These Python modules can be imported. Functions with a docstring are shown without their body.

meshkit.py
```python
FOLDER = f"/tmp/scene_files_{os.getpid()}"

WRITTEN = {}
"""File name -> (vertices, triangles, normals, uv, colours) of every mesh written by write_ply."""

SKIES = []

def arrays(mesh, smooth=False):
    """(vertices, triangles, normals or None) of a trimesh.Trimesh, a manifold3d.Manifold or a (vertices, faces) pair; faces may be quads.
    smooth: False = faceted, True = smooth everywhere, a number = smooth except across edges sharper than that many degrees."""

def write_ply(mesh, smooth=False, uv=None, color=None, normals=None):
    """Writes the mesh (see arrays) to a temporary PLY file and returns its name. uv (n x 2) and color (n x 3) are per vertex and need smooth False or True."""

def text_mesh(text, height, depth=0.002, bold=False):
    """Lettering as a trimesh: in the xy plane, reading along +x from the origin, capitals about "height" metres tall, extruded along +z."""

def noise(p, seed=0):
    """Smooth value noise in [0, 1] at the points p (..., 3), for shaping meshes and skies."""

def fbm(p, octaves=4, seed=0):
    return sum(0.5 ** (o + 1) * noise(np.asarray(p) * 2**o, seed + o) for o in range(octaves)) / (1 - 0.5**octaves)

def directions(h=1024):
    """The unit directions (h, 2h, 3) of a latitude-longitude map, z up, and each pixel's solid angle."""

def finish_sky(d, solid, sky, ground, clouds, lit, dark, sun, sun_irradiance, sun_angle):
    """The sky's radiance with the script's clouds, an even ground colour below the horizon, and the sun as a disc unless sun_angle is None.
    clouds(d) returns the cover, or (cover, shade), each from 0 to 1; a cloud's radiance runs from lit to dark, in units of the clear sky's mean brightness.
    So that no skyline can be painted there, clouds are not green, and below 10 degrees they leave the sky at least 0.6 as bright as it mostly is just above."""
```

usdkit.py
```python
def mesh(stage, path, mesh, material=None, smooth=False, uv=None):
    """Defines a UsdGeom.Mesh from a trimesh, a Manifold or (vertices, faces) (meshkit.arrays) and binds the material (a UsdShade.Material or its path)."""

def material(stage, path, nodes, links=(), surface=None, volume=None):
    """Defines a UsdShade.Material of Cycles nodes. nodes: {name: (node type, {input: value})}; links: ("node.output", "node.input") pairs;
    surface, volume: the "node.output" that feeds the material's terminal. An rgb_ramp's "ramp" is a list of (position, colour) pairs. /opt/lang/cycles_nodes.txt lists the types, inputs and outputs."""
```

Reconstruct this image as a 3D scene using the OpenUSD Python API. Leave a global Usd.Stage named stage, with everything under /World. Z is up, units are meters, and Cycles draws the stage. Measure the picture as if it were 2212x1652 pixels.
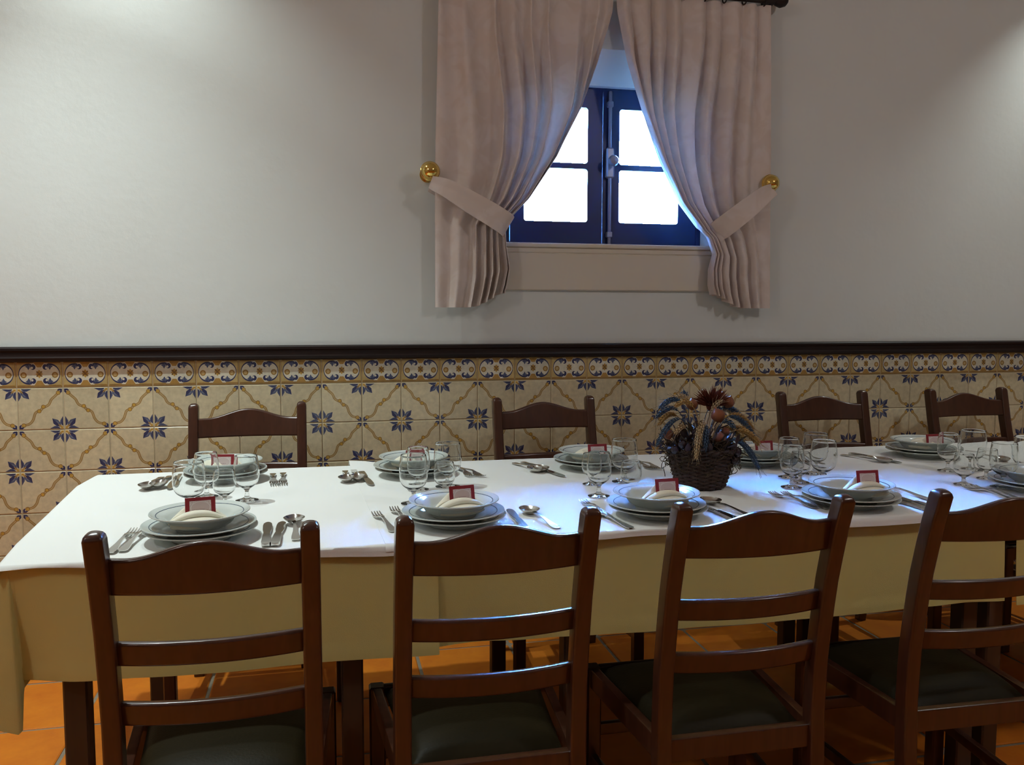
import math, random
import numpy as np
import trimesh, shapely
from shapely.geometry import Polygon, box as sbox, LineString, Point
from shapely.ops import unary_union
from shapely import affinity
import manifold3d as m3
from pxr import Usd, UsdGeom, UsdLux, UsdShade, Gf, Sdf, Vt
import usdkit, meshkit

stage = Usd.Stage.CreateInMemory()
UsdGeom.SetStageUpAxis(stage, 'Z')
UsdGeom.SetStageMetersPerUnit(stage, 1.0)
UsdGeom.Xform.Define(stage, '/World')
UsdGeom.Scope.Define(stage, '/World/Looks')
PI = math.pi
rng = random.Random(11)
nrng = np.random.default_rng(11)

# ------------------------------------------------------------------ camera
FPX = 1849.0
cam = UsdGeom.Camera.Define(stage, '/World/camera')
cam.CreateHorizontalApertureAttr(36.0)
cam.CreateVerticalApertureAttr(36.0 * 1652 / 2212)
cam.CreateFocalLengthAttr(36.0 * FPX / 2212)
cam.CreateClippingRangeAttr(Gf.Vec2f(0.05, 1000))
cam.CreateFStopAttr(0.0)
EXPOSURE = 0.0
cam.CreateExposureAttr(EXPOSURE)
CAM = np.array([1.052, -3.313, 1.26])
a, b, c = np.radians([12.54, -4.572, .077])
fwd = np.array([math.sin(a)*math.cos(b), math.cos(a)*math.cos(b), math.sin(b)])
rt = np.array([math.cos(a), -math.sin(a), 0.0])
up = np.cross(rt, fwd)
R_, U_ = math.cos(c)*rt + math.sin(c)*up, -math.sin(c)*rt + math.cos(c)*up
M = np.eye(4); M[0, :3] = R_; M[1, :3] = U_; M[2, :3] = -fwd; M[3, :3] = CAM
UsdGeom.Xformable(cam).AddTransformOp().Set(Gf.Matrix4d(*M.ravel().tolist()))

# ------------------------------------------------------------------ daylight (bluish overcast sky seen through the window)
SKY = 9.5
dome = UsdLux.DomeLight.Define(stage, '/World/sky')
dome.CreateIntensityAttr(14.0 * SKY)
dome.CreateColorAttr(Gf.Vec3f(0.11, 0.34, 1.0))

# ------------------------------------------------------------------ ceiling lamps: (x, y, z, power, colour) -- built as recessed spot lamps below
LAMPS = [
    (0.38, -0.40, 3.00, 1450.0, (0.86, 1.0, 0.97), 'spot', .030, .066, .070),
    (0.10, -0.84, 3.00, 3200.0, (0.86, 1.0, 0.99), 'spot', .034, .072, .092),
    (4.45, -0.36, 3.00, 2100.0, (0.90, 1.0, 0.96), 'spot', .026, .060, .072),
    (-0.9, -2.9, 2.95, 80.0, (1.0, 0.99, 1.0), 'globe', 0, 0, 0),
    (3.5, -2.9, 2.95, 80.0, (1.0, 0.99, 1.0), 'globe', 0, 0, 0),
]

# ------------------------------------------------------------------ helpers
USED = {}
def numbered(parent, name):
    k = (parent, name); n = USED.get(k, -1) + 1; USED[k] = n
    return name if n == 0 else '%s_%03d' % (name, n)

def obj(name, mesh, mat, parent='/World', smooth=35, kind=None, label=None):
    path = parent + '/' + numbered(parent, name)
    usdkit.mesh(stage, path, mesh, mat, smooth=smooth)
    p = stage.GetPrimAtPath(path)
    if kind: p.SetCustomDataByKey('kind', kind)
    if label: p.SetCustomDataByKey('label', label)
    return path

def tag(path, label, cat, group=None, kind=None):
    p = stage.GetPrimAtPath(path)
    p.SetCustomDataByKey('label', label); p.SetCustomDataByKey('category', cat)
    if group: p.SetCustomDataByKey('group', group)
    if kind: p.SetCustomDataByKey('kind', kind)
    return path

def xform(name, loc=(0, 0, 0), rotz=0.0, tilt=None):
    path = '/World/' + numbered('/World', name)
    x = UsdGeom.Xform.Define(stage, path)
    x.AddTranslateOp().Set(Gf.Vec3d(*map(float, loc)))
    x.AddRotateZOp().Set(float(rotz))
    if tilt:
        x.AddRotateXOp().Set(float(tilt[0])); x.AddRotateYOp().Set(float(tilt[1]))
    return path

def thing(name, label, cat, loc=(0, 0, 0), rotz=0.0, group=None, tilt=None):
    return tag(xform(name, loc, rotz, tilt), label, cat, group)

FIRST = {}
def place(key, builder, name, label, cat, loc, rotz=0.0, group=None, tilt=None):
    """the first of a kind is built, every later one is an Xform that references it"""
    path = thing(name, label, cat, loc, rotz, group, tilt)
    if key not in FIRST:
        builder(path); FIRST[key] = path
    else:
        src = FIRST[key]
        p = stage.GetPrimAtPath(path)
        # reference a class prim holding the parts
        for ch in stage.GetPrimAtPath(src).GetChildren():
            q = stage.DefinePrim(path + '/' + ch.GetName())
            q.GetReferences().AddInternalReference(ch.GetPath())
    return path

def structure(name, mesh, mat, smooth=False):
    p = obj(name, mesh, mat, smooth=smooth)
    stage.GetPrimAtPath(p).SetCustomDataByKey('kind', 'structure')
    return p

def mk(v, f):
    return trimesh.Trimesh(np.asarray(v, float), np.asarray(f, int), process=False)

def cat(ms):
    return trimesh.util.concatenate([m for m in ms if m is not None])

def loft(rings, closed=True, cap=True):
    """rings: list of (k,3) arrays; closed=True joins each ring into a loop"""
    rings = np.asarray(rings, float); n, k, _ = rings.shape
    v = rings.reshape(-1, 3); f = []
    kk = k if closed else k - 1
    for i in range(n - 1):
        for j in range(kk):
            a0, a1 = i*k + j, i*k + (j+1) % k
            b0, b1 = a0 + k, a1 + k
            f += [[a0, a1, b1], [a0, b1, b0]]
    if cap and closed:
        v = np.vstack([v, rings[0].mean(0), rings[-1].mean(0)]); c0, c1 = n*k, n*k + 1
        for j in range(k):
            f.append([c0, (j+1) % k, j]); f.append([c1, (n-1)*k + j, (n-1)*k + (j+1) % k])
    m = mk(v, f)
    if closed and cap and m.volume < 0: m.invert()
    return m

def rrect(w, d, r, n=2):
    """rounded rectangle outline (ccw) centred on 0, in 2-D"""
    r = min(r, w/2 - 1e-5, d/2 - 1e-5); pts = []
    for cx, cy, a0 in ((w/2-r, d/2-r, 0), (-w/2+r, d/2-r, 90), (-w/2+r, -d/2+r, 180), (w/2-r, -d/2+r, 270)):
        for i in range(n+1):
            t = math.radians(a0 + 90*i/n); pts.append((cx + r*math.cos(t), cy + r*math.sin(t)))
    return np.array(pts)

def bx(x0, x1, y0, y1, z0, z1, r=0.003):
    """box with rounded vertical edges and chamfered top and bottom"""
    r = min(r, (x1-x0)/3, (y1-y0)/3, (z1-z0)/3)
    c = np.array([(x0+x1)/2, (y0+y1)/2]); rings = []
    for z, s in ((z0, r), (z0+r, 0), (z1-r, 0), (z1, r)):
        p = rrect(x1-x0-2*s, y1-y0-2*s, max(r-s*.6, r*.4), 1) + c
        rings.append(np.c_[p, np.full(len(p), z)])
    return loft(rings)

def lathe(prof, n=40, close=True):
    """prof: list of (r,z)"""
    prof = np.asarray(prof, float); t = np.arange(n)*2*PI/n
    rings = [np.c_[r*np.cos(t), r*np.sin(t), np.full(n, z)] for r, z in prof]
    m = loft(rings, cap=False)
    v, f = list(m.vertices), list(m.faces)
    return mk(v, f)

def tube(pts, rad, sides=8, caps=True):
    pts = np.asarray(pts, float); rad = np.broadcast_to(rad, (len(pts),))
    t = np.gradient(pts, axis=0); t /= np.linalg.norm(t, axis=1, keepdims=True) + 1e-12
    ref = np.array([0, 0, 1.0]) if abs(t[0][2]) < .9 else np.array([1.0, 0, 0])
    rings = []; 
    for p, tt, r in zip(pts, t, rad):
        u = np.cross(tt, ref); u /= np.linalg.norm(u) + 1e-12; w = np.cross(tt, u)
        a_ = np.arange(sides)*2*PI/sides
        rings.append(p + r*(np.cos(a_)[:, None]*u + np.sin(a_)[:, None]*w))
    return loft(rings, cap=caps)

def smoothstep(x): x = np.clip(x, 0, 1); return x*x*(3-2*x)

def grid(P, wrap=False):
    """P (n,m,3) -> open sheet"""
    n, m_, _ = P.shape; i, j = np.meshgrid(np.arange(n-1), np.arange(m_-1), indexing='ij')
    a0 = (i*m_ + j).ravel(); b0 = a0 + 1; c0 = a0 + m_ + 1; d0 = a0 + m_
    return mk(P.reshape(-1, 3), np.vstack([np.c_[a0, b0, c0], np.c_[a0, c0, d0]]))

def sheet(P, th):
    """a cloth: the sheet P with a real thickness th, closed around the edge"""
    n, m_, _ = P.shape
    du = np.gradient(P, axis=0); dv = np.gradient(P, axis=1)
    N = np.cross(du, dv); N /= np.linalg.norm(N, axis=2, keepdims=True) + 1e-12
    A, B = P + N*th/2, P - N*th/2
    g = grid(A); h = grid(B); h.invert()
    off = n*m_
    rim = [(i, 0) for i in range(n)] + [(n-1, j) for j in range(1, m_)] + [(i, m_-1) for i in range(n-2, -1, -1)] + [(0, j) for j in range(m_-2, 0, -1)]
    ids = [i*m_ + j for i, j in rim]; f = []
    for q in range(len(ids)):
        s, t = ids[q], ids[(q+1) % len(ids)]
        f += [[s, s+off, t+off], [s, t+off, t]]
    v = np.vstack([g.vertices, h.vertices])
    fs = np.vstack([g.faces, np.asarray(h.faces) + off, f])
    m = mk(v, fs)
    if m.volume < 0: m.invert()
    return m

# ------------------------------------------------------------------ materials
def mat(name, color, rough=.5, spec=.5, noise=None, bump=None, **kw):
    """principled; noise=(scale, colour2, stretch) mixes a second colour; bump=(scale, strength, dist)"""
    nodes = {'p': ('principled_bsdf', dict(base_color=color, roughness=rough, specular_ior_level=spec, **kw))}
    links = []
    if noise or bump:
        nodes['tc'] = ('texture_coordinate', {})
    if noise:
        sc, c2, st = noise
        nodes['mp'] = ('mapping', {'scale': st})
        nodes['n'] = ('noise_texture', {'scale': sc, 'detail': 5.0, 'roughness': .6})
        nodes['r'] = ('rgb_ramp', {'ramp': [(.3, color), (.7, c2)]})
        links += [('tc.object', 'mp.vector'), ('mp.vector', 'n.vector'), ('n.fac', 'r.fac'), ('r.color', 'p.base_color')]
    if bump:
        sc, stg, dist = bump
        nodes['bn'] = ('noise_texture', {'scale': sc, 'detail': 4.0})
        nodes['b'] = ('bump', {'strength': stg, 'distance': dist})
        links += [('tc.object', 'bn.vector'), ('bn.fac', 'b.height'), ('b.normal', 'p.normal')]
    usdkit.material(stage, '/World/Looks/' + name, nodes, links, surface='p.BSDF')
    return '/World/Looks/' + name

PLASTER = mat('plaster', (.70, .71, .69), .92, .2, noise=(1.6, (.67, .675, .65), (1, 1, 1)), bump=(26, .25, .004))
CEIL = mat('ceiling_paint', (.74, .72, .66), .9, .2)
WALLP = mat('room_paint', (.60, .55, .44), .9, .2)
GROUT = mat('grout', (.50, .42, .29), .9, .2)
FGROUT = mat('floor_grout', (.26, .22, .17), .95, .2, noise=(40, (.34, .28, .2), (1, 1, 1)))
DARKWOOD = mat('rail_wood', (.012, .007, .007), .42, .25, noise=(9, (.022, .011, .009), (.4, 6, 6)))
WOOD = mat('chair_wood', (.068, .023, .012), .27, .45, noise=(7, (.045, .015, .008), (9, 9, .9)), coat_weight=.35, coat_roughness=.12)
TABLEWOOD = mat('table_wood', (.045, .025, .014), .45, .4, noise=(7, (.06, .032, .018), (5, 5, .7)))
SEAT = mat('seat_vinyl', (.020, .015, .006), .5, .10, bump=(180, .2, .002))
CREAM = mat('cream_cloth', (.62, .55, .22), .9, .2, noise=(2.5, (.585, .515, .20), (1, 1, 1)), bump=(420, .25, .0012))
WHITE = mat('white_cloth', (.82, .82, .79), .85, .2, bump=(380, .15, .001))
CHINA = mat('china', (.60, .645, .615), .12, .5)
CHINALINE = mat('china_line', (.05, .08, .13), .2, .5)
STEEL = mat('steel', (.62, .61, .58), .16, .5, metallic=1.0)
BRASS = mat('brass', (.80, .58, .17), .13, .5, metallic=1.0)
NAPKIN = mat('napkin_cloth', (.80, .76, .62), .85, .2, bump=(300, .2, .001))
CARDRED = mat('card_red', (.27, .020, .028), .5, .4)
CARDPINK = mat('card_pink', (.66, .54, .52), .6, .3)
CARDLINE = mat('card_line', (.80, .74, .72), .6, .3)
CARDINK = mat('card_ink', (.33, .22, .24), .6, .3)
FRAME = mat('window_paint', (.004, .012, .062), .38, .45)
BOLT = mat('bolt_metal', (.30, .31, .38), .4, .5, metallic=.6)
SILL = mat('sill_paint', (.66, .58, .48), .6, .3)
WICKER = mat('wicker', (.028, .012, .009), .5, .4, noise=(30, (.050, .021, .014), (1, 1, 1)))
MOSS = mat('dry_moss', (.050, .034, .022), .95, .1, noise=(60, (.085, .058, .038), (1, 1, 1)))
WHEAT = mat('wheat_gold', (.46, .27, .085), .7, .3, noise=(40, (.34, .19, .06), (1, 1, 1)))
WHEATPALE = mat('wheat_pale', (.52, .38, .22), .7, .3, noise=(40, (.40, .28, .15), (1, 1, 1)))
WHEATBLUE = mat('wheat_blue', (.060, .105, .17), .6, .3, noise=(40, (.035, .06, .11), (1, 1, 1)))
THISTLE = mat('thistle_rust', (.15, .035, .018), .8, .2, noise=(30, (.10, .022, .012), (1, 1, 1)))
POD = mat('orange_pod', (.25, .085, .032), .6, .3, noise=(12, (.16, .05, .02), (1, 1, 1)))
BERRY = mat('dark_berry', (.020, .008, .010), .08, .6)
PETALDARK = mat('dark_leaf', (.045, .035, .045), .7, .3, noise=(30, (.09, .05, .045), (1, 1, 1)))
EARTH = mat('earth', (.20, .17, .12), .95, .1, noise=(3, (.13, .14, .08), (1, 1, 1)))
LAMPDARK = mat('lamp_baffle', (.03, .03, .03), .6, .3)
LAMPMETAL = mat('lamp_metal', (.7, .7, .68), .35, .5, metallic=.8)

# curtain: damask weave, lets a part of the daylight through
usdkit.material(stage, '/World/Looks/curtain_cloth', {
    'tc': ('texture_coordinate', {}), 'n': ('noise_texture', {'scale': 11.0, 'detail': 3.0, 'distortion': 1.2}),
    'r': ('rgb_ramp', {'ramp': [(.42, (.79, .665, .60)), (.58, (.85, .74, .69))]}),
    'bn': ('noise_texture', {'scale': 260.0, 'detail': 2.0}), 'b': ('bump', {'strength': .12, 'distance': .002}),
    'd': ('principled_bsdf', {'roughness': .8, 'specular_ior_level': .15}),
    't': ('translucent_bsdf', {'color': (.70, .64, .62)}), 'm': ('mix_closure', {'fac': .21})},
    [('tc.object', 'n.vector'), ('n.fac', 'r.fac'), ('r.color', 'd.base_color'), ('tc.object', 'bn.vector'), ('bn.fac', 'b.height'), ('b.normal', 'd.normal'),
     ('d.BSDF', 'm.closure1'), ('t.BSDF', 'm.closure2')], surface='m.closure')
CURTAIN = '/World/Looks/curtain_cloth'
# window pane: lets light pass, reflects a little
usdkit.material(stage, '/World/Looks/pane_glass', {
    'f': ('fresnel', {'IOR': 1.45}), 't': ('transparent_bsdf', {'color': (.96, .97, .97)}), 'g': ('glossy_bsdf', {'roughness': .02, 'color': (1, 1, 1)}), 'm': ('mix_closure', {})},
    [('f.fac', 'm.fac'), ('t.BSDF', 'm.closure1'), ('g.BSDF', 'm.closure2')], surface='m.closure')
PANE = '/World/Looks/pane_glass'
usdkit.material(stage, '/World/Looks/drinking_glass', {
    'p': ('principled_bsdf', {'base_color': (.97, .985, .98), 'roughness': .0, 'ior': 1.45, 'transmission_weight': 1.0})}, [], surface='p.BSDF')
GLASS = '/World/Looks/drinking_glass'
# glazed tile: colours painted per region in the primvar "paint", each tile a little lighter or darker
def painted(name, rough, coat):
    usdkit.material(stage, '/World/Looks/' + name, {
        'at': ('attribute', {'attribute': 'paint'}), 'oi': ('object_info', {}),
        'mr': ('map_range', {'from_min': 0.0, 'from_max': 1.0, 'to_min': .90, 'to_max': 1.08}),
        'tc': ('geometry', {}), 'n': ('noise_texture', {'scale': 55.0, 'detail': 4.0}),
        'nr': ('map_range', {'from_min': .25, 'from_max': .75, 'to_min': .84, 'to_max': 1.10}),
        'mu': ('math', {'math_type': 'multiply'}), 'h': ('hsv', {}),
        'bn': ('noise_texture', {'scale': 22.0, 'detail': 2.0}), 'b': ('bump', {'strength': .15, 'distance': .003}),
        'p': ('principled_bsdf', {'roughness': rough, 'specular_ior_level': .5})},
        [('at.color', 'h.color'), ('oi.random', 'mr.value'), ('tc.position', 'n.vector'), ('n.fac', 'nr.value'), ('mr.result', 'mu.value1'), ('nr.result', 'mu.value2'),
         ('mu.value', 'h.value'), ('h.color', 'p.base_color'), ('tc.position', 'bn.vector'), ('bn.fac', 'b.height'), ('b.normal', 'p.normal')], surface='p.BSDF')
    return '/World/Looks/' + name
GLAZE = painted('tile_glaze', .22, 0)
TERRA = mat('terracotta', (.78, .235, .016), .6, .25, noise=(9, (.66, .17, .014), (1, 1, 1)), bump=(30, .25, .004))

# ------------------------------------------------------------------ the room shell
Z0 = 0.997            # joint under the border tiles
XL, XR, YB, ZT = -2.4, 7.2, -6.2, 3.00
WIN = (1.765, 2.650, 1.50, 2.305)      # opening in the back wall at its face: x0 x1 z0 z1
DEEP = 0.10                            # depth of the window niche
def wall_with_niche():
    x0, x1, z0, z1 = WIN
    face, back = 0.004, 0.22
    wx0, wx1, wz0, wz1 = x0 + .012, x1 - .006, z0 + .02, z1 - .118   # the niche narrows towards the window
    outer = [(XL, 0), (XR, 0), (XR, ZT), (XL, ZT)]
    hole = [(x0, z0), (x1, z0), (x1, z1), (x0, z1)]
    hole2 = [(wx0, wz0), (wx1, wz0), (wx1, wz1), (wx0, wz1)]
    v, f = [], []
    def quad(p, q, r, s):
        n = len(v); v.extend([p, q, r, s]); f.extend([[n, n+1, n+2], [n, n+2, n+3]])
    for y, h, flip in ((face, hole, False), (back, hole2, True)):
        for k in range(4):
            o0, o1, h0, h1 = outer[k], outer[(k+1) % 4], h[k], h[(k+1) % 4]
            P = [(o0[0], y, o0[1]), (o1[0], y, o1[1]), (h1[0], y, h1[1]), (h0[0], y, h0[1])]
            quad(*(P if not flip else P[::-1]))
    for k in range(4):
        h0, h1, g0, g1 = hole[k], hole[(k+1) % 4], hole2[k], hole2[(k+1) % 4]
        quad((h0[0], face, h0[1]), (h1[0], face, h1[1]), (g1[0], DEEP, g1[1]), (g0[0], DEEP, g0[1]))
        quad((g0[0], DEEP, g0[1]), (g1[0], DEEP, g1[1]), (g1[0], back, g1[1]), (g0[0], back, g0[1]))
        o0, o1 = outer[k], outer[(k+1) % 4]
        quad((o1[0], face, o1[1]), (o0[0], face, o0[1]), (o0[0], back, o0[1]), (o1[0], back, o1[1]))
    return mk(v, f)
wall_back = structure('wall_back', wall_with_niche(), PLASTER)
tbx = trimesh.creation.box
def slab(x0, x1, y0, y1, z0, z1):
    return tbx(bounds=[[x0, y0, z0], [x1, y1, z1]])
structure('wall_left', slab(XL-.2, XL, YB, 0, 0, ZT), WALLP)
structure('wall_right', slab(XR, XR+.2, YB, 0, 0, ZT), WALLP)
structure('wall_front', slab(XL-.2, XR+.2, YB-.2, YB, 0, ZT), WALLP)
floor = structure('floor', slab(XL-.2, XR+.2, YB-.2, .3, -.2, -.004), FGROUT)

structure('ground_outside', slab(XL-30, XR+30, .40, 40, -.5, -.3), EARTH)
# ceiling with round holes for the recessed spots
holes = unary_union([Point(l[0], l[1]).buffer(l[7] + .008, 24) for l in LAMPS if l[5] == 'spot'])
cp = sbox(XL-.2, YB-.2, XR+.2, .34).difference(holes)
cm = trimesh.creation.extrude_polygon(cp, .03, engine='earcut'); cm.apply_translation([0, 0, ZT-.03])
structure('ceiling', cat([cm, slab(XL-.2, XR+.2, YB-.2, .34, ZT+.12, ZT+.2)]), CEIL)

# floor tiles: terracotta squares
FT, FJ = .357, .012
def floor_tile(cx, cy):
    w = FT - FJ; rings = []
    for z, s in ((-.004, 0), (-.0025, 0), (0, .004)):
        p = rrect(w-2*s, w-2*s, .010, 1) + (cx, cy)
        rings.append(np.c_[p, np.full(len(p), z)])
    rings = np.array(rings); rings[:, :, 2] += nrng.normal(0, .0004)
    return loft(rings)
fy0 = -.197 + FJ/2
more = []
for i in range(-6, 21):
    for j in range(-1, 17):
        cx, cy = -.05 + (i + .5)*FT, fy0 - (j + .5)*FT
        if not (XL < cx < XR and YB < cy < .1): continue
        m = floor_tile(cx, cy)
        if -4 <= i <= 13 and j <= 6: obj('floor_tile', m, TERRA, floor, smooth=False)
        else: more.append(m)
obj('floor_tile_field', cat(more), TERRA, floor, smooth=False, kind='stuff')

# ------------------------------------------------------------------ glazed wall tiles
T, TJ = 0.15, 0.0028
BASEC = (.68, .60, .40); NAVY = (.045, .050, .125); BLUE = (.085, .105, .19); MIDB = (.16, .175, .24)
OCHRE = (.50, .30, .070); OCHREL = (.36, .205, .055); OCHRED = (.26, .14, .045); YEL = (.60, .36, .07); LIGHT = (.74, .70, .56); BORDY = (.50, .31, .09)
def paint_mesh(layers, w, h, depth=.008, bev=.0022):
    """layers: [(polygon, colour)] from bottom to top, over the rectangle 0..w x 0..h; flat print in the glaze of one tile"""
    inner = sbox(bev, bev, w-bev, h-bev)
    regs, used = [], None
    for poly, col in reversed(layers):
        poly = poly.intersection(inner)
        if used is not None: poly = poly.difference(used)
        used = poly if used is None else used.union(poly)
        regs.append((poly, col))
    V, F, C = [], [], []
    for poly, col in regs:
        for g in getattr(poly, 'geoms', [poly]):
            if g.geom_type != 'Polygon' or g.area < 2e-8: continue
            g = g.simplify(.00012)
            if g.is_empty or g.geom_type != 'Polygon': continue
            v, f = trimesh.creation.triangulate_polygon(g, engine='earcut')
            if len(f) == 0: continue
            n = len(V); V.extend((x, 0, y) for x, y in v); C.extend([col]*len(v))
            for t in f:
                p, q, r = v[t[0]], v[t[1]], v[t[2]]
                ar = (q[0]-p[0])*(r[1]-p[1]) - (q[1]-p[1])*(r[0]-p[0])
                F.append([n+t[0], n+t[1], n+t[2]] if ar > 0 else [n+t[0], n+t[2], n+t[1]])
    base = layers[0][1]
    i_ = [(bev, bev), (w-bev, bev), (w-bev, h-bev), (bev, h-bev)]; o_ = [(0, 0), (w, 0), (w, h), (0, h)]
    for A, ya, B, yb in ((i_, 0, o_, bev*.9), (o_, bev*.9, o_, depth)):
        for k in range(4):
            k2 = (k+1) % 4; n = len(V)
            V += [(A[k][0], ya, A[k][1]), (B[k][0], yb, B[k][1]), (B[k2][0], yb, B[k2][1]), (A[k2][0], ya, A[k2][1])]
            C += [base]*4; F += [[n, n+1, n+2], [n, n+2, n+3]]
    return np.array(V, float), np.array(F, int), np.array(C, float)

def ribbon(pts, w): return LineString(pts).buffer(w/2, quad_segs=3)
def catmull(p, n=6):
    p = np.asarray(p, float); q = np.vstack([2*p[0]-p[1], p, 2*p[-1]-p[-2]]); out = []
    for i in range(1, len(q)-2):
        for t in np.linspace(0, 1, n, endpoint=False):
            out.append(.5*((2*q[i]) + (-q[i-1]+q[i+1])*t + (2*q[i-1]-5*q[i]+4*q[i+1]-q[i+2])*t*t + (-q[i-1]+3*q[i]-3*q[i+1]+q[i+2])*t**3))
    out.append(q[-2]); return np.array(out)

def leaf(c0, c1, w, n=10):
    c0, c1 = np.asarray(c0, float), np.asarray(c1, float); d = c1 - c0; L = np.linalg.norm(d); d /= L; nn = np.array([-d[1], d[0]])
    t = np.linspace(0, 1, n); wd = w*np.sin(PI*t**.75)**.8
    return Polygon(np.vstack([c0 + np.outer(t*L, d) + np.outer(wd, nn), (c0 + np.outer(t*L, d) - np.outer(wd*.95, nn))[::-1]])).buffer(0)

def field_tile(odd):
    """one square tile, unit coordinates: stars in two opposite corners, a scroll from corner to corner across the others"""
    S = T - TJ; L = [(sbox(0, 0, S, S), BASEC)]
    def T_(g): return affinity.scale(g, S, S, origin=(0, 0))
    def quarter(corner):
        cx, cy = corner; sx, sy = (1 if cx == 0 else -1), (1 if cy == 0 else -1)
        fl = lambda g: affinity.translate(affinity.scale(g, sx, sy, origin=(0, 0)), cx, cy)
        o = []
        sw = lambda p: Polygon([(y, x) for x, y in p])
        A0 = [(.075, 0), (.10, .045), (.15, .082), (.205, .080), (.265, .045), (.345, .0)]
        A1 = [(.075, 0), (.09, .03), (.15, .050), (.215, .046), (.345, .0)]
        A2 = [(.10, 0), (.15, .022), (.21, .018), (.26, 0)]
        dg = [(.05, .062), (.085, .165), (.13, .225), (.255, .265), (.232, .135), (.170, .085), (.062, .05)]
        for P0, col in ((A0, BLUE), (A1, NAVY), (A2, MIDB)): o.append((Polygon(P0), col)); o.append((sw(P0), col))
        o.append((Polygon(dg), NAVY)); o.append((Polygon([(.05, .06), (.085, .165), (.13, .225), (.255, .265), (.15, .15)]), BLUE)); o.append((leaf((.095, .125), (.18, .215), .016), MIDB))
        o.append((Point(0, 0).buffer(.075, 5), YEL)); o.append((leaf((.03, .03), (.13, .13), .018), OCHRE))
        for g, col in o: L.append((T_(fl(g.buffer(0))), col))
    # corners of the stars / of the scroll, z up: odd -> stars at top right and bottom left
    quarter((0, 1) if not odd else (1, 1)); quarter((1, 0) if not odd else (0, 0))
    path = [(.09, .11), (.17, .19), (.26, .28), (.315, .395), (.40, .45), (.44, .456), (.50, .53), (.54, .55), (.62, .60), (.675, .76), (.76, .86), (.90, .90)]
    pts = catmull(path)
    # path measured from the scroll's upper corner (a across, b down)
    if not odd: P = np.c_[1 - pts[:, 0], 1 - pts[:, 1]]; mp = lambda q: (1 - q[0], 1 - q[1])
    else: P = np.c_[pts[:, 0], 1 - pts[:, 1]]; mp = lambda q: (q[0], 1 - q[1])
    L.append((T_(ribbon(P, .060)), OCHREL)); L.append((T_(ribbon(P, .030)), (.50, .37, .18)))
    for q, r in (((.10, .115), .052), ((.44, .45), .050), ((.535, .555), .050), ((.885, .895), .052)):
        L.append((T_(Point(mp(q)).buffer(r, 5)), OCHRED)); L.append((T_(Point(mp(q)).buffer(r - .013, 5)), YEL if r < .052 else (.56, .35, .08)))
    for q in ((0, 0), (1, 1)):
        s = 1 if q == (0, 0) else -1
        for d0, d1 in (((.03, .02), (.10, .045)), ((.02, .03), (.045, .10))):
            g = leaf((q[0] + s*d0[0]*.6, q[1] + s*d0[1]*.6), (q[0] + s*d1[0]*1.25, q[1] + s*d1[1]*1.25), .026)
            g = Polygon([mp(p) for p in g.exterior.coords]).buffer(0)
            L.append((T_(g), NAVY))
    return paint_mesh(L, S, S)

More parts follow.
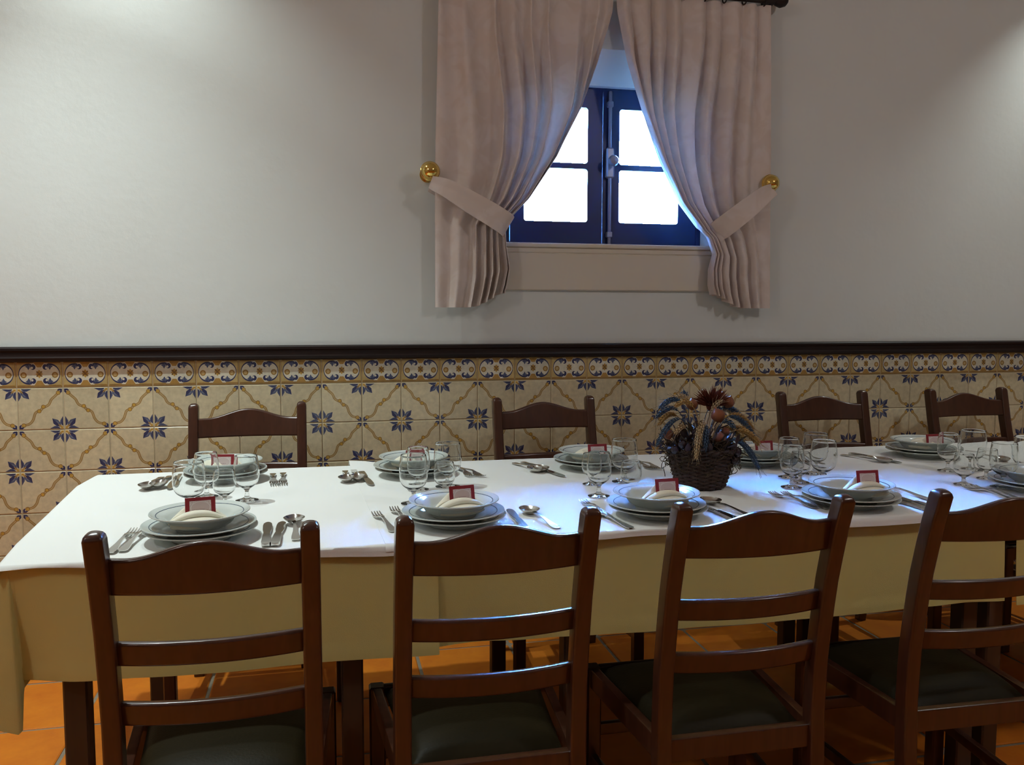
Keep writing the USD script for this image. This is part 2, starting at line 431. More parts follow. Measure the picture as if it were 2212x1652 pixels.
def border_tile():
    w, h = T - TJ, .0935; L = [(sbox(0, 0, w, h), BORDY)]
    A = lambda g: affinity.scale(g, w, h, origin=(0, 0))
    L.append((A(sbox(0, 0, 1, .075)), (.40, .27, .10))); L.append((A(sbox(0, .045, 1, .075)), OCHRED)); L.append((A(sbox(0, .93, 1, .965)), OCHRED))
    L.append((A(sbox(.02, .10, .98, .92)), (.54, .40, .17)))
    L.append((A(Polygon([(.30, .93), (.70, .93), (.70, .08), (.30, .08)])), LIGHT))
    EL = lambda cx, cy, rx, ry, n=8: affinity.translate(affinity.scale(Point(0, 0).buffer(1, n), rx, ry), cx, cy)
    for sx in (-1, 1): L.append((A(EL(.5 + sx*.235, .51, .222, .40, 10)), LIGHT))
    for cy in (.96, .06): L.append((A(Polygon([(.375, cy), (.625, cy), (.545, .51 + (cy - .51)*.56), (.455, .51 + (cy - .51)*.56)])), (.47, .27, .075)))
    for k in range(8):
        t = k*PI/4; L.append((A(leaf((.5 + .02*math.cos(t), .51 + .03*math.sin(t)), (.5 + .085*math.cos(t), .51 + .16*math.sin(t)), .030)), OCHRED if k % 2 else OCHRE))
    L.append((A(EL(.5, .51, .028, .04, 5)), OCHRED))
    for sx in (-1, 1):
        X = lambda x: .5 + sx*x
        for sy in (-1, 1):
            Y = lambda y: .51 + sy*y
            # tapering C of the scroll, its round curl by the flower, and a leaf
            an = np.radians(np.linspace(0, 108, 15)); q = np.linspace(0, 1, 15); th_ = .014 + .050*q**1.5
            L.append((A(Polygon([(X(.235 + .222*math.cos(t)), Y(.40*math.sin(t))) for t in an] + [(X(.235 + (.222 - w_)*math.cos(t)), Y((.40 - 1.6*w_)*math.sin(t))) for t, w_ in zip(an[::-1], th_[::-1])]).buffer(0)), NAVY))
            L.append((A(EL(X(.135), Y(.265), .058, .105, 5)), NAVY)); L.append((A(EL(X(.158), Y(.235), .026, .045, 4)), LIGHT))
            L.append((A(Polygon([(X(.20), Y(.37)), (X(.31), Y(.29)), (X(.265), Y(.24)), (X(.235), Y(.15)), (X(.20), Y(.25))]).buffer(0)), BLUE))
        L.append((A(EL(X(.345), .47, .070, .115, 5)), OCHREL)); L.append((A(EL(X(.345), .47, .040, .066, 5)), (.58, .42, .19)))
        L.append((A(sbox(min(X(.475), X(.5)), .07, max(X(.475), X(.5)), .96)), (.54, .41, .19)))
    return paint_mesh(L, w, h)

def put_tile(name, data, x, z, parent, jitter=.0):
    V, F, C = data
    path = parent + '/' + numbered(parent, name)
    v = V.copy()
    tx, tz = rng.gauss(0, .0016), rng.gauss(0, .0016)
    v[:, 1] += rng.gauss(0, .0003) + (v[:, 0] - .07)*tx + (v[:, 2] - .07)*tz
    me = usdkit.mesh(stage, path, (v + (x, 0, z), F), GLAZE, smooth=False)
    UsdGeom.PrimvarsAPI(me).CreatePrimvar('paint', Sdf.ValueTypeNames.Color3fArray, 'vertex').Set(Vt.Vec3fArray.FromNumpy(C.astype(np.float32)))
    return path

TILES = [field_tile(False), field_tile(True)]; BORD = border_tile()
wains = structure('trim_1', slab(XL, XR, .0025, .012, 0, Z0 + .10), GROUT)
stage.GetPrimAtPath(wains)
def joined(items):
    Vs, Fs, Cs, n = [], [], [], 0
    for (V, F, C), x, z in items:
        Vs.append(V + (x, 0, z)); Fs.append(F + n); Cs.append(C); n += len(V)
    return np.vstack(Vs), np.vstack(Fs), np.vstack(Cs)
rest_f, rest_b = [], []
for k in range(-16, 48):
    x = k*T + TJ/2
    if x < XL or x + T > XR: continue
    if -2 <= k <= 29: put_tile('border_tile', BORD, x, Z0 + TJ/2, wains)
    else: rest_b.append((BORD, x, Z0 + TJ/2))
    for r in range(0, 6):
        z = Z0 - (r + 1)*T + TJ/2
        d = TILES[(k + r) % 2]
        if -2 <= k <= 29 and r <= (5 if k < 5 else 2): put_tile('wall_tile', d, x, z, wains)
        else: rest_f.append((d, x, z))
for nm, rest in (('wall_tile_field', rest_f), ('border_tile_field', rest_b)):
    V, F, C = joined(rest)
    path = wains + '/' + nm
    me = usdkit.mesh(stage, path, (V, F), GLAZE, smooth=False)
    UsdGeom.PrimvarsAPI(me).CreatePrimvar('paint', Sdf.ValueTypeNames.Color3fArray, 'vertex').Set(Vt.Vec3fArray.FromNumpy(C.astype(np.float32)))
    stage.GetPrimAtPath(path).SetCustomDataByKey('kind', 'stuff')
stage.GetPrimAtPath(wains).SetCustomDataByKey('label', 'tiled dado of painted blue and ochre wall tiles')

# dado rail: dark moulded wood
def profile_x(prof, x0, x1):
    a_ = [np.array([x0, y, z]) for y, z in prof]; b_ = [np.array([x1, y, z]) for y, z in prof]
    return loft([a_, b_])
prof = [(.003, 1.089), (-.016, 1.089), (-.022, 1.094), (-.024, 1.103), (-.021, 1.110), (-.021, 1.124), (-.026, 1.129), (-.026, 1.137), (-.022, 1.141), (.003, 1.143)]
structure('trim_2', profile_x(prof, XL, XR), DARKWOOD, smooth=30)
structure('baseboard_back', profile_x([(.002, 0.0), (-.012, 0.0), (-.012, .085), (-.006, .095), (.002, .097)], XL, XR), DARKWOOD, smooth=30)

# ------------------------------------------------------------------ the window
win = obj('window_1', None or cat([]) if False else bx(1.785, 2.638, DEEP+.035, DEEP+.085, 1.528, 1.556, .004), FRAME)
stage.GetPrimAtPath(win).SetCustomDataByKey('kind', 'structure')
yf0, yf1 = DEEP + .030, DEEP + .09
def wpart(name, m, material=FRAME, smooth=30, parent=win): return obj(name, m, material, parent, smooth)
WX0, WX1, WZ0, WZ1 = 1.772, 2.645, 1.535, 2.200
wpart('frame_jamb', bx(WX0, 1.806, yf0, yf1, WZ0, WZ1, .004)); wpart('frame_jamb', bx(2.620, WX1, yf0, yf1, WZ0, WZ1, .004))
wpart('frame_head', bx(WX0, WX1, yf0, yf1, 2.170, WZ1, .004))
def sash(x0, x1, px0, px1, name):
    """panes between px0..px1; rounded pane corners as in the photograph"""
    out = sbox(x0, 1.542, x1, 2.176)
    cut = unary_union([sbox(px0, 1.640, px1, 1.857).buffer(-.012).buffer(.012), sbox(px0, 1.879, px1, 2.105).buffer(-.012).buffer(.012)])
    m = trimesh.creation.extrude_polygon(out.difference(cut), .038, engine='earcut')
    m.apply_transform(np.array([[1, 0, 0, 0], [0, 0, -1, 0], [0, 1, 0, 0], [0, 0, 0, 1.0]])); m.apply_translation([0, yf0 + .036, 0])
    s = wpart(name, m, smooth=False)
    for z0, z1 in ((1.630, 1.867), (1.869, 2.115)):
        wpart('pane', slab(px0 - .01, px1 + .01, yf0 + .016, yf0 + .019, z0, z1), PANE, False, s)
    return s
sash(1.808, 2.199, 1.866, 2.136, 'sash'); sash(2.201, 2.618, 2.273, 2.538, 'sash')
# cremone bolt: rod, guides, handle
bo = wpart('bolt', tube([(2.228, yf0 - .014, 1.540), (2.228, yf0 - .014, 2.172)], .0075, 10), BOLT)
for z in (1.59, 2.12): wpart('bolt_guide', bx(2.216, 2.240, yf0 - .024, yf0, z - .012, z + .012, .003), BOLT, 30, bo)
wpart('bolt_case', bx(2.211, 2.245, yf0 - .026, yf0, 1.82, 1.945, .006), BOLT, 30, bo)
hd = lathe([(0, 0), (.008, 0), (.008, .02), (.020, .03), (.023, .042), (.017, .054), (0, .058)], 16); hd.apply_transform(trimesh.transformations.rotation_matrix(PI/2, [1, 0, 0])); hd.apply_translation([2.228, yf0 - .02, 1.885])
wpart('bolt_knob', hd, BOLT, 40, bo)
for x in (1.798, 2.628):
    for z in (1.66, 2.08): wpart('hinge', tube([(x, yf0 - .006, z - .03), (x, yf0 - .006, z + .03)], .006, 8), BOLT)
# sill with its moulding and the apron below
sill = obj('window_sill', cat([bx(1.745, 2.715, -.022, .02, 1.522, 1.540, .004), bx(1.755, 2.705, -.014, .02, 1.500, 1.523, .004)]), SILL, smooth=30)
stage.GetPrimAtPath(sill).SetCustomDataByKey('kind', 'structure')
obj('sill_board', bx(1.775, 2.645, .0, DEEP + .05, 1.525, 1.541, .003), SILL, sill, 30)
obj('apron', bx(1.70, 2.72, -.012, .01, 1.354, 1.502, .004), SILL, sill, 30)

# ------------------------------------------------------------------ curtains
def curtain_panel(side):
    """side -1: left panel, +1: right panel. Sheet over s (outer edge 0 .. inner edge 1) and z; gathered by a tieback."""
    if side < 0:
        inner = [(2.62, 2.178), (2.424, 2.166), (2.237, 2.109), (2.059, 2.045), (1.862, 1.944), (1.70, 1.834), (1.601, 1.738), (1.505, 1.747), (1.399, 1.762), (1.32, 1.752), (1.29, 1.745)]
        outer = [(2.62, 1.497), (2.414, 1.490), (1.911, 1.478), (1.60, 1.475), (1.29, 1.475)]
    else:
        inner = [(2.62, 2.186), (2.435, 2.198), (2.246, 2.241), (2.055, 2.301), (1.861, 2.382), (1.701, 2.463), (1.62, 2.53), (1.56, 2.585), (1.483, 2.612), (1.408, 2.598), (1.33, 2.600), (1.29, 2.610)]
        outer = [(2.62, 2.835), (2.414, 2.838), (1.911, 2.858), (1.60, 2.865), (1.29, 2.871)]
    I = lambda z: np.interp(-z, [-q[0] for q in inner], [q[1] for q in inner])
    O = lambda z: np.interp(-z, [-q[0] for q in outer], [q[1] for q in outer])
    ns, nz = 260, 110
    s = np.linspace(0, 1, ns); zs = np.linspace(2.499, 1.285, nz)
    ztie = 1.60
    # fold positions, irregular
    ph = np.cumsum(np.r_[0, .55 + .9*meshkit.noise(np.c_[np.arange(ns-1)*.045, np.zeros(ns-1), np.full(ns-1, 3.0 + side)], 5)]); ph = ph/ph[-1]
    nf = 8.0 if side < 0 else 8.5
    P = np.zeros((nz, ns, 3))
    for i, z in enumerate(zs):
        t = np.clip((2.499 - z)/(2.499 - ztie), 0, 1); below = np.clip((ztie - z)/(ztie - 1.29), 0, 1)
        g = smoothstep(t**1.15)
        pw = 1 + 1.25*g*(1 - .45*below)
        q = 1 - (1 - s)**pw                      # crowd the folds towards the inner edge at the tie
        x = O(z) + (I(z) - O(z))*q
        amp = .012 + .029*smoothstep(t*1.4)
        amp = amp*(1 - .45*g) if z > ztie else .014 + .012*below
        fold = np.sin(2*PI*nf*ph + .6*np.sin(3*z)) + .22*np.sin(2*PI*nf*1.7*ph + 1.1*z)
        flat = 1 - .8*np.exp(-((s - .05)/.11)**2)*np.clip(t*2, 0, 1)
        y = -.060 - amp*fold*flat - .020*g*(1-below)*np.exp(-((q - 1)/.25)**2)
        hem = 0
        if below > 0: hem = .055*below*smoothstep((q - .35)/.65)**2
        x = x + (.0045*np.cos(2*PI*nf*ph + .6*np.sin(3*z)))*(1 - .5*g)
        P[i, :, 0] = x; P[i, :, 1] = y; P[i, :, 2] = z + hem
    return sheet(P, .0016)

def tieback(side):
    """band from the knob round the gathered cloth"""
    if side < 0: path = [(1.455, -.105, 1.745), (1.52, -.118, 1.720), (1.60, -.124, 1.675), (1.68, -.122, 1.632), (1.735, -.108, 1.602), (1.755, -.075, 1.590), (1.74, -.040, 1.600), (1.66, -.024, 1.65), (1.55, -.018, 1.71), (1.462, -.03, 1.745)]
    else: path = [(2.852, -.105, 1.765), (2.80, -.118, 1.738), (2.74, -.124, 1.693), (2.68, -.122, 1.648), (2.635, -.110, 1.612), (2.612, -.075, 1.588), (2.63, -.040, 1.598), (2.70, -.024, 1.65), (2.80, -.018, 1.73), (2.845, -.03, 1.765)]
    c_ = catmull(path, 8); n = len(c_)
    tt = np.gradient(c_, axis=0); tt /= np.linalg.norm(tt, axis=1, keepdims=True)
    P = np.zeros((n, 9, 3)); k = np.linspace(-.5, .5, 9)
    for i in range(n):
        f = i/(n - 1); w = .088*(1 - .45*abs(2*min(f, 1) - 1)**3)
        d = np.array([-tt[i][2], 0, tt[i][0]]); d = d/ (np.linalg.norm(d) + 1e-9)
        if np.linalg.norm([tt[i][0], tt[i][2]]) < .5: d = np.array([.5*side*-1, 0, .85])
        if d[2] < 0: d = -d
        P[i] = c_[i] + np.outer(k*w, d); P[i, :, 1] += .004*np.cos(2*PI*k) - .004
    return sheet(P, .003)

def knob_mesh():
    prof = [(0, .0), (.030, .0), (.030, .006), (.014, .010), (.010, .014), (.010, .060), (.016, .068), (.030, .074), (.0345, .088), (.030, .104), (.018, .115), (.006, .119), (0, .1195)]
    return prof
for side, nm in ((-1, 'left'), (1, 'right')):
    cx = 2.0 if side < 0 else 2.6
    cpath = obj('curtain', curtain_panel(side), CURTAIN, smooth=True)
    tag(cpath, 'pinkish beige pleated curtain panel on the %s side of the small window, tied back low' % nm, 'curtain', 'pair of curtains at the window')
    tb = obj('curtain_tieback', tieback(side), CURTAIN, smooth=40)
    tag(tb, 'beige cloth tieback band pulling the %s curtain to its brass knob' % nm, 'tieback', 'curtain tiebacks')
    kx, kz = ((1.457, 1.790) if side < 0 else (2.848, 1.792))
    kp = thing('curtain_holdback', 'round brass curtain holdback on the wall %s of the window' % nm, 'holdback', (kx, .004, kz), 0, 'brass curtain holdbacks')
    base = lathe([(0, 0), (.030, 0), (.030, .006), (.014, .010), (.010, .014), (.010, .064), (0, .066)], 28)
    ball = lathe([(.008, .060), (.018, .066), (.030, .076), (.0350, .092), (.031, .108), (.021, .119), (.009, .124), (0, .1245)], 32)
    ring = lathe([(.0300, .079), (.0365, .083), (.0365, .089), (.0300, .092)], 32)
    rm = trimesh.transformations.rotation_matrix(PI/2, [1, 0, 0])
    for m, n_ in ((base, 'stem'), (ball, 'ball'), (ring, 'collar')):
        m.apply_transform(rm); obj(n_, m, BRASS, kp, 45)
rod = thing('curtain_rod', 'dark wooden curtain rod above the small window', 'curtain rod', (2.17, -.066, 2.522))
obj('pole', tube([(-.70, 0, 0), (.685, 0, 0)], .016, 16), DARKWOOD, rod, 40)
for sx in (-1, 1):
    e = lathe([(0, 0), (.016, 0), (.022, .008), (.028, .028), (.022, .048), (.010, .058), (0, .060)], 20); e.apply_transform(trimesh.transformations.rotation_matrix(PI/2*sx, [0, 1, 0])); e.apply_translation([.70 if sx > 0 else -.70, 0, 0]); e.apply_translation([-.015 if sx > 0 else 0, 0, 0]); obj('finial', e, DARKWOOD, rod, 45)
    obj('bracket', bx(.675*sx - .010, .675*sx + .010, .0, .070, -.02, .02, .004), DARKWOOD, rod, 30)
for k in range(16):
    x = -.64 + 1.28*k/15
    if abs(x) > .015: 
        t_ = trimesh.creation.torus(.021, .0028, major_sections=20, minor_sections=6); t_.apply_transform(trimesh.transformations.rotation_matrix(PI/2, [0, 1, 0])); t_.apply_translation([x, 0, -.006]); obj('ring', t_, DARKWOOD, rod, 45)

# ------------------------------------------------------------------ tables and their cloths
HT = .757
TY0, TY1 = -1.452, -.50
def table(x0, x1, label, il=.045, ir=.045):
    t = thing('dining_table', label, 'table', ((x0+x1)/2, (TY0+TY1)/2, 0), 0, 'dining tables in one row')
    hx, hy = (x1-x0)/2, (TY1-TY0)/2; lx = (-hx + il, hx - ir); ly = (-hy + .040, hy - .040)
    obj('tabletop', bx(-hx, hx, -hy, hy, HT-.030, HT-.003, .004), TABLEWOOD, t, 30)
    for x in lx:
        for y in ly: obj('leg', bx(x-.024, x+.024, y-.024, y+.024, 0, HT-.031, .004), TABLEWOOD, t, 30)
        obj('apron', bx(x-.010, x+.010, ly[0]+.025, ly[1]-.025, HT-.105, HT-.031, .003), TABLEWOOD, t, 30)
    for y in ly: obj('apron', bx(lx[0]+.025, lx[1]-.025, y-.010, y+.010, HT-.105, HT-.031, .003), TABLEWOOD, t, 30)
table(.455, 1.152, 'dark wooden table under the cloths at the left end of the row', .085)
table(1.160, 2.733, 'long dark wooden table under the cloths in the middle of the row', .46, .030)
table(2.736, 4.75, 'dark wooden table under the cloths at the right end of the row')

def undercloth(x0, x1, zt, drop, left_corner, right_corner, seed, front_shift=0.0, skew=0.0):
    """cream cloth: flat top, hangs over front, back and the free ends; free corners drop in a cone"""
    y0, y1 = TY0 - .006 - front_shift, TY1 + .006
    r0 = .02
    per = []                                     # (x, y, nx, ny, corner weight)
    def side(ax, ay, bx_, by, n, nx, ny):
        for t in np.linspace(0, 1, n): per.append((ax + (bx_-ax)*t, ay + (by-ay)*t, nx, ny, 0.0))
    def corner(cx, cy, a0):
        for t in np.linspace(0, 1, 25)[1:-1]:
            an = math.radians(a0 + 90*t); per.append((cx + r0*math.cos(an), cy + r0*math.sin(an), math.cos(an), math.sin(an), math.sin(PI*t)**2))
    if right_corner:
        side(x1, y1 - r0, x1, y0 + r0, 60, 1, 0); 
        per_c = [(p) for p in []]
        for t in np.linspace(0, 1, 25)[1:-1]:
            an = math.radians(0 - 90*t); per.append((x1 - r0 + r0*math.cos(an), y0 + r0 + r0*math.sin(an), math.cos(an), math.sin(an), math.sin(PI*t)**2))
        side(x1 - r0, y0, x0 + (r0 if left_corner else 0), y0, 150, 0, -1)
    else:
        side(x1, y0, x0 + (r0 if left_corner else 0), y0, 150, 0, -1)
    if left_corner:
        for t in np.linspace(0, 1, 41)[1:-1]:
            an = math.radians(270 - 90*t); per.append((x0 + r0 + r0*math.cos(an), y0 + r0 + r0*math.sin(an), math.cos(an), math.sin(an), math.sin(PI*t)**2))
        side(x0, y0 + r0, x0, y1, 60, -1, 0)
    per = np.array(per); n = len(per)
    nz = 22; P = np.zeros((n, nz + 4, 3))
    arc = np.r_[0, np.cumsum(np.linalg.norm(np.diff(per[:, :2], axis=0), axis=1))]
    wob = meshkit.fbm(np.c_[arc*2.3, np.zeros(n), np.full(n, seed)], 3, seed) - .5
    wob2 = meshkit.fbm(np.c_[arc*5.1, np.zeros(n), np.full(n, seed + 7)], 2, seed) - .5
    cw = per[:, 4]
    fold_near = np.exp(-((per[:, 0] - x0)/.10)**2)*(per[:, 3] < -.9)*(1.0 if left_corner else 0)   # the front tucks in beside the corner cone
    D = drop*(1 + .42*cw**1.5) + .012*wob
    D = D + .0*fold_near
    ct = np.full(n, -1.0); ids = np.where((cw > 0) & (per[:, 0] < (x0 + x1)/2))[0] if left_corner else []
    if left_corner: ct[ids] = np.linspace(0, 1, len(ids))
    OFF = np.array([(0, .012, .040, .245), (.20, .008, .030, .262), (.30, .018, -.010, .343), (.55, -.085, -.030, .297), (.78, -.120, .025, .30), (1, -.020, .035, .250)])
    for k in range(nz):
        t = k/(nz - 1)
        fl = .006 + t*(.012 + .035*wob + .018*wob2*t) + .0018*(t > .90) + .085*cw**1.4*t**1.1 - .046*fold_near*t
        P[:, k + 4, 0] = per[:, 0] + per[:, 2]*fl; P[:, k + 4, 1] = per[:, 1] + per[:, 3]*fl
        P[:, k + 4, 2] = zt - .004 - D*t
        if left_corner:
            o = np.array([np.interp(ct[ids], OFF[:, 0], OFF[:, q]) for q in (1, 2, 3)])
            P[ids, k + 4, 0] = per[ids, 0] + per[ids, 2]*.006 + o[0]*t; P[ids, k + 4, 1] = per[ids, 1] + per[ids, 3]*.006 + o[1]*t; P[ids, k + 4, 2] = zt - .004 - o[2]*t
    for k, (fi, dz) in enumerate(((-.30, 0), (-.02, 0), (0, -.0004), (.004, -.0018))):
        P[:, k, 0] = per[:, 0] + per[:, 2]*fi; P[:, k, 1] = per[:, 1] + per[:, 3]*fi; P[:, k, 2] = zt + dz
    return sheet(P, .0014)
cl = obj('under_cloth', undercloth(.425, 1.295, HT + .0015, .243, True, False, 4, .004), CREAM, smooth=55)
tag(cl, 'cream undercloth hanging with a pointed corner at the left end of the table', 'tablecloth', 'cream undercloths')
cl = obj('under_cloth', undercloth(1.262, 2.770, HT - .0005, .232, False, False, 9, -.002), CREAM, smooth=55)
tag(cl, 'cream undercloth with stitched hem hanging over the middle of the table row', 'tablecloth', 'cream undercloths')
cl = obj('under_cloth', undercloth(2.800, 4.80, HT - .0005, .245, False, True, 15, .006), CREAM, smooth=55)
tag(cl, 'cream undercloth at the far right end of the table row behind the last chair', 'tablecloth', 'cream undercloths')

def topcloth(xa, xb, zt, over_l, over_r, over_f, over_b, edgeL, edgeR, seed):
    """thin white overlay: lies flat and just folds over the table's edges"""
    nx, ny = 150, 110
    u = np.linspace(0, 1, nx); v = np.linspace(0, 1, ny)
    P = np.zeros((nx, ny, 3))
    yF, yB = TY0 - .027, TY1 + .030
    for i in range(nx):
        for j in range(ny):
            of = over_f[0] + (over_f[1] - over_f[0])*u[i]
            y = (yF - of) + (yB + over_b - yF + of)*v[j]
            xl, xr = edgeL(y), edgeR(y)
            x = (xl - over_l) + (xr + over_r - xl + over_l)*u[i]
            z = zt
            if y < yF:
                e = yF - y; z -= e*.96; y = yF - e*.22 - .001
            if y > yB: 
                e = y - yB; z -= e*.95; y = yB + e*.2
            if over_l and x < xl: e = xl - x; z -= e*.9; x = xl - e*.35
            if over_r and x > xr: e = x - xr; z -= e*.9; x = xr + e*.35
            P[i, j] = (x, y, z)
    wv = meshkit.fbm(P*np.array([3.0, 3.0, 0]) + seed, 3, seed) - .5
    edge = np.zeros((nx, ny)); edge[0, :] = 1; edge[-1, :] = 1; edge[:, 0] = 1; edge[:, -1] = 1
    P[:, :, 2] += np.where(P[:, :, 2] > zt - .003, .0012*wv, .02*wv)
    P[:, :, 1] += np.where(P[:, :, 2] < zt - .003, .02*(wv), 0)
    return P
Lp = lambda y: np.interp(-y, [.45, .50, .65, 1.30, 1.47], [.372, .364, .352, .398, .418])
Pa = topcloth(0, 0, HT + .0040, .022, 0, (.006, .026), .02, Lp, lambda y: 1.215 + .0*y, 21)
# a wave along the front edge near the left corner
w_ = topa = obj('top_cloth', sheet(Pa, .0009), WHITE, smooth=55)
tag(w_, 'white cloth overlay spread over the left part of the table', 'tablecloth', 'white overlays')
Pb = topcloth(0, 0, HT + .0055, 0, 0, (.014, .038), .02, lambda y: np.interp(-y, [.44, 1.47], [1.132, 1.180]), lambda y: 4.82 + 0*y, 33)
# its back left corner stands up a little
cornr = np.exp(-(((Pb[:, :, 0] - 1.13)/.10)**2 + ((Pb[:, :, 1] + .46)/.07)**2)); Pb[:, :, 2] += .016*cornr
w_ = obj('top_cloth', sheet(Pb, .0009), WHITE, smooth=55)
tag(w_, 'white cloth overlay on the middle and right of the table, overlapping the left one', 'tablecloth', 'white overlays')

# ------------------------------------------------------------------ chairs
def chair(path, H=.905, W2=.1975):
    """origin on the floor under the middle of the back posts at seat height, facing +y"""
    def post(sx):
        k = np.array([(0, .0), (.14, .022), (.30, .036), (.43, .040), (.55, .034), (.70, .012), (.82, -.018), (H - .012, -.042)])
        zz = np.r_[0, np.linspace(.02, H - .014, 16)]
        k[:, 0] = k[:, 0]*(H - .014)/k[-1, 0]
        ring = []
        yy = np.interp(zz, k[:, 0], k[:, 1]); xx = sx*np.full(len(zz), W2 - .0165)
        for z, y, x in zip(zz, yy, xx):
            w = .033; d = .040 if z > .2 else .036
            p = rrect(w, d, .006, 2); ring.append(np.c_[p[:, 0] + x, p[:, 1] + y, np.full(len(p), z)])
        for dz, s in ((.007, .0022), (.011, .006), (.014, .012)):
            p = rrect(.033 - 2*s*.75, .040 - 2*s, .006, 2); ring.append(np.c_[p[:, 0] + xx[-1], p[:, 1] + yy[-1], np.full(len(p), H - .014 + dz)])
        return loft(ring)
    posty = lambda z: np.interp(z, [0, .14, .30, .43, .55, .70, .82, H - .012], [0, .022, .036, .040, .034, .012, -.018, -.042])
    for sx in (-1, 1): obj('back_post', post(sx), WOOD, path, 40)
    def slat(z0, ztop, th=.019, bow=.024):
        xs = np.linspace(-W2 + .024, W2 - .024, 31); rings = []
        for x in xs:
            q = x/(W2 - .024); zt_ = ztop(q); zc, h = (z0 + zt_)/2, zt_ - z0
            p = rrect(th, h, .0065, 3); y = posty(zc) - bow*(1 - q*q) + .006
            rk = (p[:, 1])*-.20
            rings.append(np.c_[np.full(len(p), x), p[:, 0] + y + rk, p[:, 1] + zc])
        return loft(rings)
    crest = lambda q: H - .052 + .030*(.5 + .5*math.cos(PI*min(1, abs(q)/.82)))
    obj('crest_rail', slat(H - .118, crest), WOOD, path, 40)
    obj('back_slat', slat(H - .253, lambda q: H - .208), WOOD, path, 40)
    obj('back_slat', slat(H - .368, lambda q: H - .322), WOOD, path, 40)
    zs = .402
    yb, yf, xb, xf = .040, .415, W2 - .0165, W2 + .0085
    def bar(p, q, w, h, r=.004):
        p, q = np.array(p, float), np.array(q, float); d = q - p; d /= np.linalg.norm(d); n_ = np.array([-d[1], d[0], 0]); 
        s = rrect(w, h, r, 2); return loft([c_ + np.outer(s[:, 0], n_) + np.outer(s[:, 1], [0, 0, 1]) for c_ in (p, q)])
    for sx in (-1, 1):
        obj('front_leg', bx(sx*xf - .018, sx*xf + .018, yf - .018, yf + .018, 0, zs, .004), WOOD, path, 40)
        obj('side_rail', bar((sx*xb, yb + .02, zs - .026), (sx*xf, yf - .018, zs - .026), .022, .050), WOOD, path, 40)
        obj('stretcher', bar((sx*(xb - .003), .018 + .014, .17), (sx*xf, yf - .018, .17), .018, .028), WOOD, path, 40)
    obj('front_rail', bar((-xf + .018, yf, zs - .026), (xf - .018, yf, zs - .026), .022, .050), WOOD, path, 40)
    obj('rear_rail', bar((-xb + .016, yb, zs - .026), (xb - .016, yb, zs - .026), .022, .050), WOOD, path, 40)
    obj('stretcher', bar((-xf + .018, yf, .24), (xf - .018, yf, .24), .018, .030), WOOD, path, 40)
    # cushion: padded vinyl, tapering to the back
    n = 26; u = np.linspace(-1, 1, n); P = np.zeros((n, n, 3)); B = np.zeros((n, n, 3))
    for i in range(n):
        for j in range(n):
            ty = (u[j] + 1)/2; hw = (xb - .022) + (xf - xb + .006)*ty
            x, y = u[i]*hw, (yb + .018) + (yf - yb - .028)*ty
            e = (1 - abs(u[i])**3.2)*(1 - abs(u[j])**3.2)
            P[i, j] = (x, y, zs - .012 + .040*max(e, 0)**.45); B[i, j] = (x, y, zs - .014)
    g = grid(P); h_ = grid(B); h_.invert(); c_ = cat([g, h_])
    if c_.volume < 0: c_.invert()
    obj('seat_cushion', c_, SEAT, path, True)
near = [(.856, 'wooden ladder back chair at the left end of the near side, its back towards us'), (1.361, 'wooden ladder back chair on the near side with blue window light on its slats'),
        (1.885, 'wooden ladder back chair on the near side in front of the flower basket'), (2.455, 'wooden ladder back chair on the near side, cut off by the right edge')]
for k, (x, lab) in enumerate(near):
    place('near_chair', lambda p: chair(p, .905, .188), 'dining_chair', lab, 'chair', (x, -1.782, 0), -1.5 if k == 3 else 0, 'chairs on the near side of the table')
far = [(.798, 'reddish wooden chair against the tiled wall behind the leftmost glasses'), (1.867, 'reddish wooden chair against the tiled wall below the left curtain and window'),
       (3.035, 'dark wooden chair against the tiled wall just right of the flower basket'), (3.72, 'dark wooden chair against the tiled wall at the far right')]
for k, (x, lab) in enumerate(far):
    place('far_chair', lambda p: chair(p, .950), 'dining_chair', lab, 'chair', (x, -.242, 0), 180 + (0, 1, -1.5, 2)[k], 'chairs along the tiled wall')

# ------------------------------------------------------------------ tableware
ZC_ = HT + .0066        # top of the white overlay
def dinner_plate(path, r=.122):
    prof = [(0, .006), (.060, .006), (.070, .0065), (.078, .0095), (.086, .0145), (.105, .0185), (r-.002, .0225), (r, .0235), (r-.0005, .0252), (r-.004, .0256), (.105, .0218), (.088, .0182), (.080, .0135), (.072, .0105), (0, .0100)]
    foot = [(.057, .007), (.060, .0), (.064, .0), (.068, .007)]
    obj('plate_body', cat([lathe(prof, 56), lathe(foot, 40)]), CHINA, path, 50)
    obj('rim_line', lathe([(.1035, .0218), (.1035, .0222), (.1048, .0224), (.1048, .0218)], 56), CHINALINE, path, False)
def soup_plate(path, r=.107):
    prof = [(0, .004), (.045, .004), (.055, .005), (.068, .013), (.076, .024), (.080, .0285), (.098, .0335), (r-.002, .0375), (r, .0385), (r-.0005, .0402), (r-.004, .0406), (.098, .0370), (.082, .0325), (.0735, .0265), (.065, .0160), (.054, .0088), (0, .0082)]
    foot = [(.046, .005), (.048, .0), (.052, .0), (.054, .005)]
    obj('plate_body', cat([lathe(prof, 56), lathe(foot, 40)]), CHINA, path, 50)
    obj('rim_line', lathe([(.0915, .0352), (.0915, .0357), (.0930, .0361), (.0930, .0352)], 56), CHINALINE, path, False)

